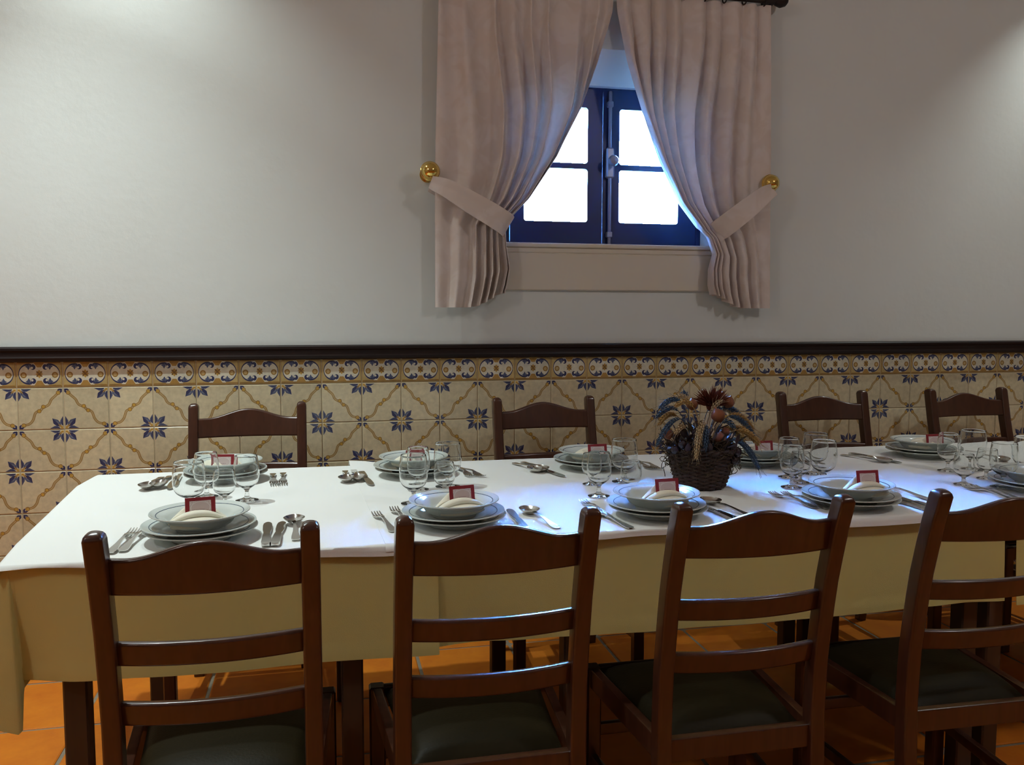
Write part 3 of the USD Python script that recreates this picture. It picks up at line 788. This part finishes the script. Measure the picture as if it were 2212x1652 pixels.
def napkin(path):
    """folded cloth: a triangular flap lying back to the left and a rolled lip in front, facing -y"""
    n, m_ = 28, 24; P = np.zeros((n, m_, 3))
    # front lip: a soft folded roll, lens shaped, with an open crease
    xs = np.linspace(-1, 1, n)
    def roll(pr, hw, arch, bow, z0):
        ring = []
        for q in xs:
            e = max(.10, (1 - abs(q)**2.4)); 
            ring.append(np.c_[np.full(len(pr), q*hw), pr[:, 0]*(.4 + .6*e) - bow*(1 - q*q), pr[:, 1]*(.35 + .65*e) + z0 + arch*(1 - abs(q)**2.0)])
        m = loft(ring); m.apply_transform(trimesh.transformations.rotation_matrix(.12, [0, 0, 1])); return m
    th = np.linspace(0, 2*PI, 14, endpoint=False)
    upper = np.c_[.0105*np.cos(th), .0068*np.sin(th)]
    upper = np.where((upper[:, :1] > 0), upper*np.array([1.9, 1.15]), upper)
    obj('rolled_lip', roll(upper, .060, .017, .004, .014), NAPKIN, path, 70)
    lower = np.array([(.022, .016), (.010, .018), (-.004, .0175), (-.016, .014), (-.025, .008), (-.028, .002), (-.026, -.003), (-.010, -.005), (.020, -.005)])
    obj('lower_fold', roll(lower, .056, .002, .012, .006), NAPKIN, path, 70)
    # flap: a soft tent of cloth, its peak left of the middle
    nu, nv = 30, 22; G = np.zeros((nu, nv, 3)); Hh = np.zeros((nu, nv, 3))
    for i in range(nu):
        for j in range(nv):
            u, v = i/(nu-1)*2 - 1, j/(nv-1)
            wdt = .064*(1 - .55*v**1.5); x = u*wdt + .006*v; y = .012 + .050*v
            e = (1 - abs(u)**2.5)
            z = .012 + e**.7*(.038*np.exp(-((u + .28)/.52)**2 - ((v - .38)/.42)**2) + .024*np.exp(-((u - .62)/.30)**2 - ((v - .25)/.5)**2) + .006)*(1 - .55*v*v) + .0025*math.sin(7*u + 3*v)
            G[i, j] = (x, y, z); Hh[i, j] = (x*.96, y*.98, .007)
    g = grid(G); h_ = grid(Hh); h_.invert()
    m = cat([g, h_]); ring_ = [(i, 0) for i in range(nu)] + [(nu-1, j) for j in range(1, nv)] + [(i, nv-1) for i in range(nu-2, -1, -1)] + [(0, j) for j in range(nv-2, 0, -1)]
    ids = [i*nv + j for i, j in ring_]; f = []
    for q in range(len(ids)): a0, b0 = ids[q], ids[(q+1) % len(ids)]; f += [[a0, a0 + nu*nv, b0 + nu*nv], [a0, b0 + nu*nv, b0]]
    m = mk(m.vertices, np.vstack([m.faces, f]))
    if m.volume < 0: m.invert()
    obj('back_flap', m, NAPKIN, path, 60)

def card(path):
    """small standing card: red border, pale panel with an ornamental line"""
    w, h, t = .063, .046, .0012
    obj('card_board', bx(-w/2, w/2, -t/2, t/2, 0, h, .0004), CARDRED, path, False)
    def flat(poly, y):
        m = cat([trimesh.creation.extrude_polygon(g_, .0003, engine='earcut') for g_ in getattr(poly, 'geoms', [poly]) if g_.area > 1e-9]); m.apply_transform(np.array([[1, 0, 0, 0], [0, 0, -1, 0], [0, 1, 0, 0], [0, 0, 0, 1.0]])); m.apply_translation([0, y, 0]); return m
    panel = sbox(-.0225, .0050, .0225, .0385)
    obj('card_panel', flat(panel, -t/2 - .00005), CARDPINK, path, False)
    fr = affinity.translate(affinity.scale(Point(0, 0).buffer(1, 10), .0195, .0130), 0, .023)
    orn = fr.buffer(.0012).difference(fr.buffer(-.0002))
    for sx in (-1, 1):
        for sy in (-1, 1):
            for q, r in (((.017, .0125), .0034), ((.0115, .0150), .0022), ((.0215, .0085), .0020)):
                orn = orn.union(Point(sx*q[0], .023 + sy*q[1]).buffer(r, 4).difference(Point(sx*q[0], .023 + sy*q[1]).buffer(r - .0010, 4)))
    obj('card_ornament', flat(orn.intersection(panel), -t/2 - .0003), CARDLINE, path, False)
    obj('card_line', flat(unary_union([sbox(-.0085, .0185, -.0060, .0196), sbox(-.0052, .0185, -.0020, .0196), sbox(-.0012, .0185, .0030, .0196), sbox(.0038, .0185, .0062, .0196), sbox(.0070, .0185, .0085, .0196)]), -t/2 - .0003), CARDINK, path, False)

def goblet(h, rb, rr):
    """stemmed tumbler: foot, short stem, tulip bowl; h height, rb widest radius, rr rim radius"""
    zb = h*.28; f = rb*.88
    outer = [(0, 0), (f*.96, 0), (f, .0012), (f*.98, .0028), (f*.6, .0058), (f*.25, .0105), (.0062, .0165), (.0050, zb*.62), (.0062, zb*.86), (.012, zb*1.02), (rb*.55, zb*1.16), (rb*.82, zb*1.42), (rb*.96, zb*1.80), (rb, zb*2.20), (rb*.985, zb*2.7), ((rb+rr)/2, h*.88), (rr, h - .0012), (rr - .0006, h)]
    t = .0013
    inner = [(rr - .0013, h - .0008), ((rb+rr)/2 - t, h*.88), (rb*.985 - t, zb*2.7), (rb - t, zb*2.20), (rb*.96 - t, zb*1.80), (rb*.82 - t, zb*1.45), (rb*.55 - t, zb*1.22), (.010, zb*1.11), (0, zb*1.09)]
    def fine(p):
        p = np.array(p); return catmull(p, 3)
    o, i_ = fine(outer[1:]), fine(inner)
    prof = np.vstack([[(0, 0)], o, i_]); prof[:, 0] = np.maximum(prof[:, 0], 0)
    return lathe(prof, 48)
GL = {'L': (.128, .040, .0355), 'M': (.122, .0335, .0285), 'S': (.092, .0295, .0250), 'X': (.130, .0375, .0330)}
GN = {'L': 'large', 'M': 'medium', 'S': 'small', 'X': 'tall'}
def split_goblet(path, k):
    h, rb, rr = GL[k]; g = goblet(h, rb, rr)
    obj('glass_body', g, GLASS, path, True)

def strip(sec):
    """flat cutlery blank: list of (y, half width, z, thickness, cup)"""
    rings = []
    for y, hw, z, th, cup in sec:
        q = np.linspace(-1, 1, 9); top = np.c_[q*hw, np.full(9, y), z + th/2 + cup*(q*q)]; bot = np.c_[q[::-1]*hw, np.full(9, y), z - th/2 + cup*(q[::-1]**2)]
        rings.append(np.vstack([top, bot]))
    return loft(rings)
HANDLE = [(-.100, .0020, .0022, .0016, 0), (-.099, .0065, .0022, .0020, 0), (-.092, .0098, .0024, .0024, 0), (-.075, .0090, .0032, .0026, 0), (-.045, .0055, .0058, .0030, 0), (-.015, .0036, .0090, .0034, 0), (.010, .0034, .0105, .0036, 0), (.024, .0040, .0095, .0032, 0)]
def fork(path):
    n = list(HANDLE) + [(.032, .0075, .0070, .0024, .0), (.040, .0115, .0045, .0022, .0008), (.050, .0125, .0034, .0020, .0008)]
    obj('handle', strip(n), STEEL, path, 40)
    for k in range(4):
        x = (k - 1.5)*.0066
        m = strip([(.0485, .0023, .0036, .0020, 0), (.065, .0021, .0028, .0018, 0), (.080, .0017, .0048, .0016, 0), (.090, .0009, .0075, .0012, 0)]); m.apply_translation([x, 0, 0])
        obj('tine', m, STEEL, path, 40)
def spoon(path):
    obj('handle', strip(list(HANDLE) + [(.034, .0060, .0105, .0022, 0)]), STEEL, path, 40)
    q = np.linspace(0, 1, 17); rings = []
    for t in q:
        y = .030 + .072*t; hw = .0265*math.sin(PI*min(max(t*.965 + .02, .02), .985))**.62*(1 - .10*t); d = .0135*math.sin(PI*t)**.8
        s = np.linspace(-1, 1, 13); ztop = .0150 - d*(1 - s*s) - .002*t
        rings.append(np.vstack([np.c_[s*hw, np.full(13, y), ztop], np.c_[s[::-1]*hw*.98, np.full(13, y), ztop[::-1] - .0014]]))
    obj('bowl', loft(rings), STEEL, path, 50)
def knife(path):
    obj('handle', strip([(-.105, .0030, .0040, .0030, 0), (-.103, .0080, .0042, .0060, 0), (-.090, .0100, .0044, .0070, 0), (-.050, .0088, .0046, .0072, 0), (-.015, .0072, .0048, .0068, 0), (-.006, .0060, .0046, .0050, 0)]), STEEL, path, 40)
    obj('blade', strip([(-.008, .0052, .0042, .0030, 0), (.0, .0072, .0040, .0020, 0), (.030, .0098, .0038, .0016, 0), (.070, .0105, .0036, .0014, 0), (.092, .0092, .0035, .0012, 0), (.104, .0050, .0034, .0010, 0), (.108, .0012, .0034, .0008, 0)]), STEEL, path, 40)

# the settings: name, plate centre x, y, side, what stands there, napkin yaw
SET = [('F1', .762, -.650, 'far', 'behind the leftmost glasses'), ('F2', 1.325, -.690, 'far', 'behind the second group of glasses'), ('F3', 1.900, -.690, 'far', 'behind the glasses left of the flower basket'),
       ('F4', 2.455, -.735, 'far', 'partly hidden behind the flower basket'), ('F5', 3.110, -.715, 'far', 'right of the third wall chair'), ('F6', 3.78, -.72, 'far', 'at the far right edge'),
       ('N1', .781, -1.335, 'near', 'in front of the leftmost near chair'), ('N2', 1.352, -1.330, 'near', 'in front of the second near chair'), ('N3', 1.858, -1.350, 'near', 'in front of the third near chair'),
       ('N4', 2.392, -1.355, 'near', 'left of the last near chair'), ('N5', 3.02, -1.30, 'near', 'at the right edge of the photo')]
for key, x, y, side, where in SET:
    jr = rng.uniform(-.004, .004)
    place('dinner_plate', dinner_plate, 'dinner_plate', 'lowest plate of the stack %s' % where, 'plate', (x + .003, y + .002, ZC_), rng.uniform(0, 360), 'dinner plates in stacks')
    place('dinner_plate', dinner_plate, 'dinner_plate', 'middle plate of the stack %s' % where, 'plate', (x - .002 + jr, y, ZC_ + .0104), rng.uniform(0, 360), 'dinner plates in stacks')
    place('soup_plate', soup_plate, 'soup_plate', 'blue lined soup plate topping the stack %s' % where, 'plate', (x + jr, y + .002, ZC_ + .0208), rng.uniform(0, 360), 'soup plates on the stacks')
    zb = ZC_ + .0208 + .0088
    ry = {'N1': 8, 'N2': 10, 'N3': 2, 'N4': -4, 'N5': 0, 'F1': -8, 'F2': 0, 'F3': 0, 'F4': 0, 'F5': 0, 'F6': 0}[key]
    if side == 'near':
        nx, ny = x + {'N1': .000, 'N2': .012, 'N3': .012, 'N4': .030, 'N5': 0}[key], y - .030
        place('napkin', napkin, 'napkin', 'cream napkin with rolled lip in the soup plate %s' % where, 'napkin', (nx, ny, zb), ry, 'folded napkins on the plates')
        place('card', card, 'place_card', 'red bordered card propped on the napkin %s' % where, 'card', (nx + .006, ny + .006, zb + .019), ry + 2, 'red bordered cards on the near plates', tilt=(-12, 0))
    else:
        nx, ny = x - .008, y - .006
        place('napkin', napkin, 'napkin', 'cream napkin folded in the soup plate %s' % where, 'napkin', (nx, ny, zb), 180 + ry, 'folded napkins on the plates')
        place('card', card, 'place_card', 'red bordered card propped on the napkin %s' % where, 'card', (nx + .010, ny - .052, zb + .010), ry, 'red bordered cards on the far plates', tilt=(-10, 0))

# glasses: kind, x, y, place
GLS = [('L', .723, -1.075, 'leftmost on the table, behind the first near plate'), ('M', .742, -.900, 'second from the left, between the first two plates facing each other'), ('S', .800, -1.010, 'in front of the first group of glasses'), ('M', .852, -.970, 'at the right of the first group of glasses'),
       ('X', 1.281, -1.100, 'nearest in the second group of glasses'), ('M', 1.312, -.925, 'behind the nearest one in the second group'), ('L', 1.400, -.900, 'tallest at the right of the second group'), ('S', 1.375, -1.010, 'lower right in the second group'),
       ('M', 1.784, -1.115, 'nearest in the third group, left of the basket'), ('S', 1.815, -.955, 'hidden behind the nearest one in the third group'), ('L', 1.920, -.940, 'tallest in the third group'), ('S', 1.882, -1.100, 'just left of the flower basket, in the third group'),
       ('M', 2.435, -.978, 'leftmost of the group right of the flower basket'), ('M', 2.362, -1.120, 'front left of the group right of the flower basket'), ('S', 2.425, -1.060, 'in the middle of the group right of the flower basket'), ('L', 2.545, -.945, 'tallest of the group right of the flower basket'), ('X', 2.478, -1.095, 'front right of the group right of the flower basket'),
       ('M', 2.986, -.990, 'leftmost of the group at the right edge'), ('L', 3.080, -.985, 'tallest of the group at the right edge'), ('S', 3.010, -1.125, 'small one in the group at the right edge'), ('X', 2.960, -1.245, 'nearest of the group at the right edge'), ('S', 2.875, -1.190, 'front left of the group at the right edge'), ('M', 3.17, -1.10, 'at the very right edge of the table')]
for k, x, y, where in GLS:
    place('glass' + k, lambda p, k=k: split_goblet(p, k), 'wine_glass', '%s clear stemmed glass %s' % (GN[k], where), 'glass', (x, y, ZC_ + .0008), rng.uniform(0, 360), 'empty stemmed glasses')

# cutlery: kind, x, y (centre of the piece), yaw (0 = pointing away from us, 180 = pointing at us), place
CUT = [('fork', .624, -1.335, -4, 'outer one left of the first near plate'), ('fork', .648, -1.325, -6, 'inner one left of the first near plate'),
       ('knife', .925, -1.345, 2, 'inner one right of the first near plate'), ('knife', .951, -1.345, -2, 'outer one right of the first near plate'), ('spoon', .985, -1.310, 3, 'right of the first near plate'),
       ('fork', 1.190, -1.285, 9, 'lying free left of the second near chair'), ('fork', 1.232, -1.240, 5, 'half hidden by the post of the second near chair'),
       ('knife', 1.505, -1.330, -2, 'right of the second near plate'), ('spoon', 1.562, -1.335, 10, 'right of the second near plate'),
       ('fork', 1.725, -1.265, 4, 'outer one left of the third near plate'), ('fork', 1.722, -1.375, 14, 'inner one left of the third near plate'),
       ('knife', 2.010, -1.355, 5, 'right of the third near plate'), ('spoon', 2.055, -1.330, 12, 'right of the third near plate'),
       ('fork', 2.270, -1.275, 6, 'outer one left of the fourth near plate'), ('fork', 2.300, -1.285, 4, 'inner one left of the fourth near plate'),
       ('spoon', 2.625, -1.250, 8, 'leaning right of the fourth near plate'), ('knife', 2.540, -1.385, 4, 'inner one right of the fourth near plate'), ('knife', 2.570, -1.365, 2, 'outer one right of the fourth near plate'),
       ('fork', 2.850, -1.315, 2, 'outer one left of the plate at the right edge'), ('fork', 2.876, -1.315, 0, 'inner one left of the plate at the right edge'),
       ('spoon', .567, -.680, 176, 'left of the first far plate, large'), ('spoon', .592, -.665, 178, 'second one left of the first far plate'), ('knife', .620, -.665, 183, 'left of the first far plate'),
       ('fork', .905, -.690, 184, 'inner one right of the first far plate'), ('fork', .932, -.685, 182, 'outer one right of the first far plate'),
       ('spoon', 1.118, -.690, 180, 'left of the second far plate, large'), ('spoon', 1.148, -.680, 182, 'second one left of the second far plate'), ('knife', 1.176, -.735, 186, 'left of the second far plate'),
       ('fork', 1.478, -.690, 188, 'inner one right of the second far plate'), ('fork', 1.500, -.700, 196, 'outer one right of the second far plate'),
       ('spoon', 1.690, -.660, 192, 'left of the third far plate'), ('spoon', 1.716, -.650, 188, 'second one left of the third far plate'), ('knife', 1.742, -.730, 194, 'left of the third far plate'),
       ('fork', 2.065, -.690, 190, 'right of the third far plate, before the basket'), ('fork', 2.090, -.695, 188, 'outer one right of the third far plate'),
       ('knife', 2.905, -.735, 196, 'left of the fifth far plate'), ('spoon', 2.870, -.735, 198, 'left of the fifth far plate'), ('spoon', 3.300, -.80, 184, 'right of the fifth far plate, behind the glasses'),
       ('knife', 2.640, -.74, 182, 'right of the plate behind the basket')]
CB = {'fork': fork, 'spoon': spoon, 'knife': knife}
for k, x, y, yaw, where in CUT:
    place(k, CB[k], 'table_' + k, 'steel %s %s' % (k, where), k, (x, y, ZC_ + .0006), yaw, 'table %s' % {'fork': 'forks', 'spoon': 'spoons', 'knife': 'knives'}[k])

# ------------------------------------------------------------------ the basket with dried flowers
def basket():
    bk = thing('flower_basket', 'dark wicker basket of dried wheat, thistle and pods standing on the white tablecloth', 'basket', (2.115, -1.045, ZC_))
    rb, rt, hb = .066, .096, .112
    prof = lambda t: rb + (rt - rb)*t**.85
    liner = lathe([(0, .001), (rb - .008, .001), (rb - .007, .004), (rt - .010, hb - .004), (rt - .016, hb - .012), (0, hb - .016)], 40)
    obj('liner', liner, WICKER, bk, 40)
    ns = 22; nr = 19
    for r in range(nr):                                        # woven rounds
        t = (r + .5)/nr; z = .004 + (hb - .008)*t; th = np.linspace(0, 2*PI, ns*6 + 1)
        rad = prof(t) + .0030*np.sin(th*ns/2 + (PI if r % 2 else 0))
        obj('weaver', tube(np.c_[rad*np.cos(th), rad*np.sin(th), np.full(len(th), z)], .0034, 6, caps=False), WICKER, bk, 60)
    for k in range(ns):
        a_ = 2*PI*(k + .5)/ns
        obj('stake', tube([(prof(t)*math.cos(a_), prof(t)*math.sin(a_), .002 + (hb + .002)*t) for t in np.linspace(0, 1, 6)], .0028, 5), WICKER, bk, 60)
    th = np.linspace(0, 2*PI, 145)
    for k in range(2):
        rr_ = rt + .003*np.cos(th*12 + PI*k); zz = hb + .003*np.sin(th*12 + PI*k)
        obj('rim', tube(np.c_[rr_*np.cos(th), rr_*np.sin(th), zz], .0055, 6, caps=False), WICKER, bk, 60)
    # moss: tangled strands
    ms = []
    r_ = np.random.default_rng(5)
    for k in range(330):
        a_ = r_.uniform(0, 2*PI); rad = .104*math.sqrt(r_.uniform(0, 1)); z = hb - .012 + r_.uniform(0, .034)*(1.1 - rad/.12)
        if k > 210: rad = r_.uniform(.088, .106); z = hb - r_.uniform(-.012, .055)
        p = np.array([rad*math.cos(a_), rad*math.sin(a_), z]); pts = [p]
        d = r_.normal(0, 1, 3); 
        for q in range(6):
            d = d*.6 + r_.normal(0, .8, 3); d /= np.linalg.norm(d); p = p + d*.009; pts.append(p)
        ms.append(tube(pts, .0011, 4, caps=False))
    obj('moss', cat(ms), MOSS, bk, 60, kind='stuff')
    soil = lathe([(0, hb + .010), (.05, hb + .006), (.085, hb - .006), (.088, hb - .012)], 24); obj('moss_bed', soil, MOSS, bk, 60)
    # wheat: stem with an ear
    def ear(base, ctrl, tip, material, size=1.0):
        q = np.linspace(0, 1, 15)[:, None]; b0, c0, t0 = map(lambda w: np.array(w, float), (base, ctrl, tip))
        cv = (1-q)**2*b0 + 2*q*(1-q)*c0 + q*q*t0
        st = obj('wheat_stem', tube(cv, .0011, 5), material, bk, 60)
        parts = []; seg = cv[7:]
        L = np.r_[0, np.cumsum(np.linalg.norm(np.diff(seg, axis=0), axis=1))]; n = int(L[-1]/.0042)
        for k in range(n):
            s = k/n; p = np.array([np.interp(s*L[-1], L, seg[:, i]) for i in range(3)]); p2 = np.array([np.interp(min(1, s + .08)*L[-1], L, seg[:, i]) for i in range(3)]); d = p2 - p
            if np.linalg.norm(d) < 1e-6: continue
            d /= np.linalg.norm(d); nrm = np.cross(d, [0, .3, 1]); nrm /= np.linalg.norm(nrm) + 1e-9; bn = np.cross(d, nrm)
            for a_ in (0, 2*PI/3, 4*PI/3):
                a2 = a_ + (k % 2)*PI/3; o = nrm*math.cos(a2) + bn*math.sin(a2)
                w = size*.0052*(math.sin(PI*(.12 + .80*s)))**.6
                tipp = p + o*w*1.5 + d*.013*size; base_ = p + o*w*.3
                side = np.cross(o, d); midp = p + o*w*1.25 + d*.005*size
                v = [base_, midp + side*w*.75, midp - side*w*.75, midp + o*w*.5, tipp]
                parts.append(mk(v, [[0, 1, 3], [0, 3, 2], [1, 4, 3], [3, 4, 2], [0, 2, 1], [1, 2, 4]]))
                if k % 3 == 0: parts.append(tube([tipp, tipp + (d*1.4 + o*.5)*.014*size], .00035, 3, caps=False))
        obj('wheat_ear', cat(parts), material, st, False)
    H = hb
    E_ = [  # tips as seen: x right, z up, y towards the wall
        ((-.02, .0, H), (-.05, .0, H + .20), (-.135, -.02, H + .122), WHEATBLUE), ((-.02, -.02, H), (-.07, -.02, H + .17), (-.15, -.04, H + .022), WHEATBLUE), ((-.03, .01, H), (-.05, .02, H + .17), (-.125, .03, H + .090), WHEATBLUE),
        ((-.01, .02, H), (-.07, .02, H + .15), (-.130, .0, H + .073), WHEAT), ((-.01, -.02, H), (-.03, -.04, H + .18), (-.092, -.03, H + .128), WHEAT), ((-.01, -.03, H), (-.03, -.05, H + .15), (-.065, -.11, H - .008), WHEATPALE),
        ((.0, -.03, H), (-.01, -.05, H + .16), (-.050, -.09, H + .025), WHEATPALE), ((.0, -.03, H), (-.01, -.06, H + .14), (-.035, -.10, H + .012), WHEATBLUE), ((.01, .0, H), (-.01, .02, H + .20), (-.085, .05, H + .130), WHEATPALE),
        ((.02, .0, H), (.01, -.02, H + .13), (.055, -.01, H + .135), WHEATPALE), ((.02, .01, H), (.06, .03, H + .19), (.150, .02, H + .065), WHEATBLUE), ((.03, .0, H), (.07, .0, H + .16), (.160, -.01, H + .035), WHEATBLUE),
        ((.02, .0, H), (.08, .0, H + .16), (.162, .0, H + .052), WHEAT), ((.03, -.01, H), (.08, -.02, H + .12), (.168, -.02, H + .008), WHEAT), ((.03, .02, H), (.08, .03, H + .11), (.160, .04, H - .002), WHEAT), ((.03, -.02, H), (.08, -.05, H + .10), (.155, -.05, H + .018), WHEAT),
        ((.03, -.02, H), (.09, -.06, H + .07), (.128, -.10, H - .045), WHEATBLUE), ((.04, -.01, H), (.09, -.03, H + .06), (.135, -.06, H - .020), WHEATBLUE), ((.02, .03, H), (.03, .06, H + .15), (.10, .08, H + .100), WHEATBLUE),
        ((-.02, .03, H), (-.02, .05, H + .18), (-.03, .07, H + .150), WHEATBLUE), ((.02, -.03, H), (.03, -.06, H + .12), (.06, -.08, H + .07), WHEATBLUE), ((.0, .03, H), (.02, .04, H + .19), (.03, .06, H + .150), WHEATPALE),
        ((-.03, -.01, H), (-.06, -.03, H + .10), (-.10, -.05, H + .055), WHEATPALE), ((.04, .01, H), (.07, .03, H + .16), (.13, .05, H + .080), WHEATPALE)]
    for e in E_: ear(*e)
    # rust thistle head
    c0 = np.array([.045, .03, H + .118]); ts = []
    obj('thistle_stem', tube([(.02, .02, H), (.03, .03, H + .06), c0], .0022, 6), WHEATPALE, bk, 60)
    for k in range(420):
        d = r_.normal(0, 1, 3); d[2] = abs(d[2])*1.0 + .15; d /= np.linalg.norm(d); L = r_.uniform(.040, .068)
        s = np.cross(d, r_.normal(0, 1, 3)); s /= np.linalg.norm(s); p0, p1 = c0 + d*.006, c0 + d*L
        ts.append(mk([p0 - s*.0008, p0 + s*.0008, p0 + d*L*.6 + s*.0018, p1, p0 + d*L*.6 - s*.0018], [[0, 1, 2], [0, 2, 4], [4, 2, 3]]))
    th_ = obj('thistle_head', trimesh.creation.icosphere(2, .016).apply_translation(c0), THISTLE, bk, 40)
    obj('bristles', cat(ts), THISTLE, th_, False, kind='stuff')
    # lantern shaped pods
    for (x, y, z, s) in ((-.035, -.01, H + .128, .017), (.030, -.045, H + .098, .021), (.092, .02, H + .128, .019), (.075, .03, H + .145, .014), (.028, -.06, H + .036, .018), (-.110, -.02, H + .045, .015), (.058, -.035, H + .05, .013)):
        prof_ = [(0, -1), (.30, -.86), (.75, -.5), (.98, 0), (.86, .42), (.52, .78), (.20, .98), (.04, 1.25), (0, 1.28)]
        m = lathe([(r*s, q*s) for r, q in prof_], 20); v = m.vertices.copy(); an = np.arctan2(v[:, 1], v[:, 0]); m.vertices = v*np.c_[1 + .06*np.cos(5*an), 1 + .06*np.cos(5*an), np.ones(len(an))]
        m.apply_transform(trimesh.transformations.rotation_matrix(r_.uniform(-.6, .6), [r_.normal(), r_.normal(), 0])); m.apply_translation([x, y, z]); pd = obj('seed_pod', m, POD, bk, 50)
        obj('pod_stem', tube([(x, y, z - s*.9), (x*.6, y*.6, (z + H)/2), (x*.3, y*.3, H)], .0012, 5), WHEATPALE, pd, 60)
    for (x, y, z, s) in ((.078, -.065, H - .004, .015), (.066, -.075, H - .026, .012), (.086, -.05, H - .030, .013), (.070, -.06, H + .012, .011), (-.098, -.045, H + .006, .013), (-.085, -.06, H + .022, .012), (-.012, -.075, H + .030, .010)):
        obj('glossy_berry', trimesh.creation.icosphere(3, s).apply_translation((x, y, z)), BERRY, bk, True)
    for k in range(150):
        a_ = r_.uniform(0, 2*PI); rad = r_.uniform(.02, .105); p = np.array([rad*math.cos(a_), rad*math.sin(a_), H + r_.uniform(-.015, .062)*(1.35 - rad/.1)]); d = np.array([math.cos(a_)*.6, math.sin(a_)*.6, r_.uniform(.3, 1.2)]) + r_.normal(0, .3, 3); d /= np.linalg.norm(d); L = r_.uniform(.022, .045); s = np.cross(d, [0, 0, 1]); s /= np.linalg.norm(s) + 1e-9; nn = np.cross(s, d)
        v = [p]; 
        for t in (.3, .6, .85): w = .009*math.sin(PI*t); v += [p + d*L*t + s*w + nn*.002, p + d*L*t - nn*.001, p + d*L*t - s*w + nn*.002]
        v.append(p + d*L); f = [[0, 1, 2], [0, 2, 3]]
        for q in (1, 4): f += [[q, q+3, q+4], [q, q+4, q+1], [q+1, q+4, q+5], [q+1, q+5, q+2]]
        f += [[7, 10, 8], [8, 10, 9]]
        obj('dry_leaf', mk(v, f), PETALDARK if k % 3 else MOSS, bk, 60)
basket()

# ------------------------------------------------------------------ lamps
def lamp(i, x, y, z, power, col, kind, rb, ro, dp):
    if kind == 'spot':
        t = thing('ceiling_spot', 'round recessed ceiling spot %s' % ('by the wall left of the window', 'above the left end of the table', 'by the wall at the far right')[i], 'lamp', (x, y, ZT), 0, 'recessed ceiling spots')
        obj('housing', lathe([(ro + .018, -.032), (ro + .022, -.034), (ro + .018, -.037), (ro + .004, -.036), (ro, -.030), (ro, dp + .01), (ro + .004, dp + .014)], 32), LAMPDARK, t, 45)
        obj('bulb_back', lathe([(0, dp + .014), (ro + .004, dp + .014), (ro + .004, dp + .018), (0, dp + .018)], 32), LAMPDARK, t, 45)
        L = UsdLux.DiskLight.Define(stage, t + '/bulb'); L.CreateRadiusAttr(rb)
        L.AddTranslateOp().Set(Gf.Vec3d(0, 0, dp - .030))
        L.CreateIntensityAttr(power); L.CreateColorAttr(Gf.Vec3f(*col))
    else:
        t = thing('ceiling_globe', 'opal glass globe lamp under the ceiling above us, %s' % ('left' if x < 1 else 'right'), 'lamp', (x, y, z))
        obj('canopy', lathe([(0, .05), (.06, .05), (.06, .036), (.018, .026), (.012, -.02), (0, -.02)], 24), LAMPMETAL, t, 45)
        L = UsdLux.SphereLight.Define(stage, t + '/bulb'); L.CreateRadiusAttr(.09)
        L.AddTranslateOp().Set(Gf.Vec3d(0, 0, -.11))
        L.CreateIntensityAttr(power); L.CreateColorAttr(Gf.Vec3f(*col))
for i, l in enumerate(LAMPS): lamp(i, *l)
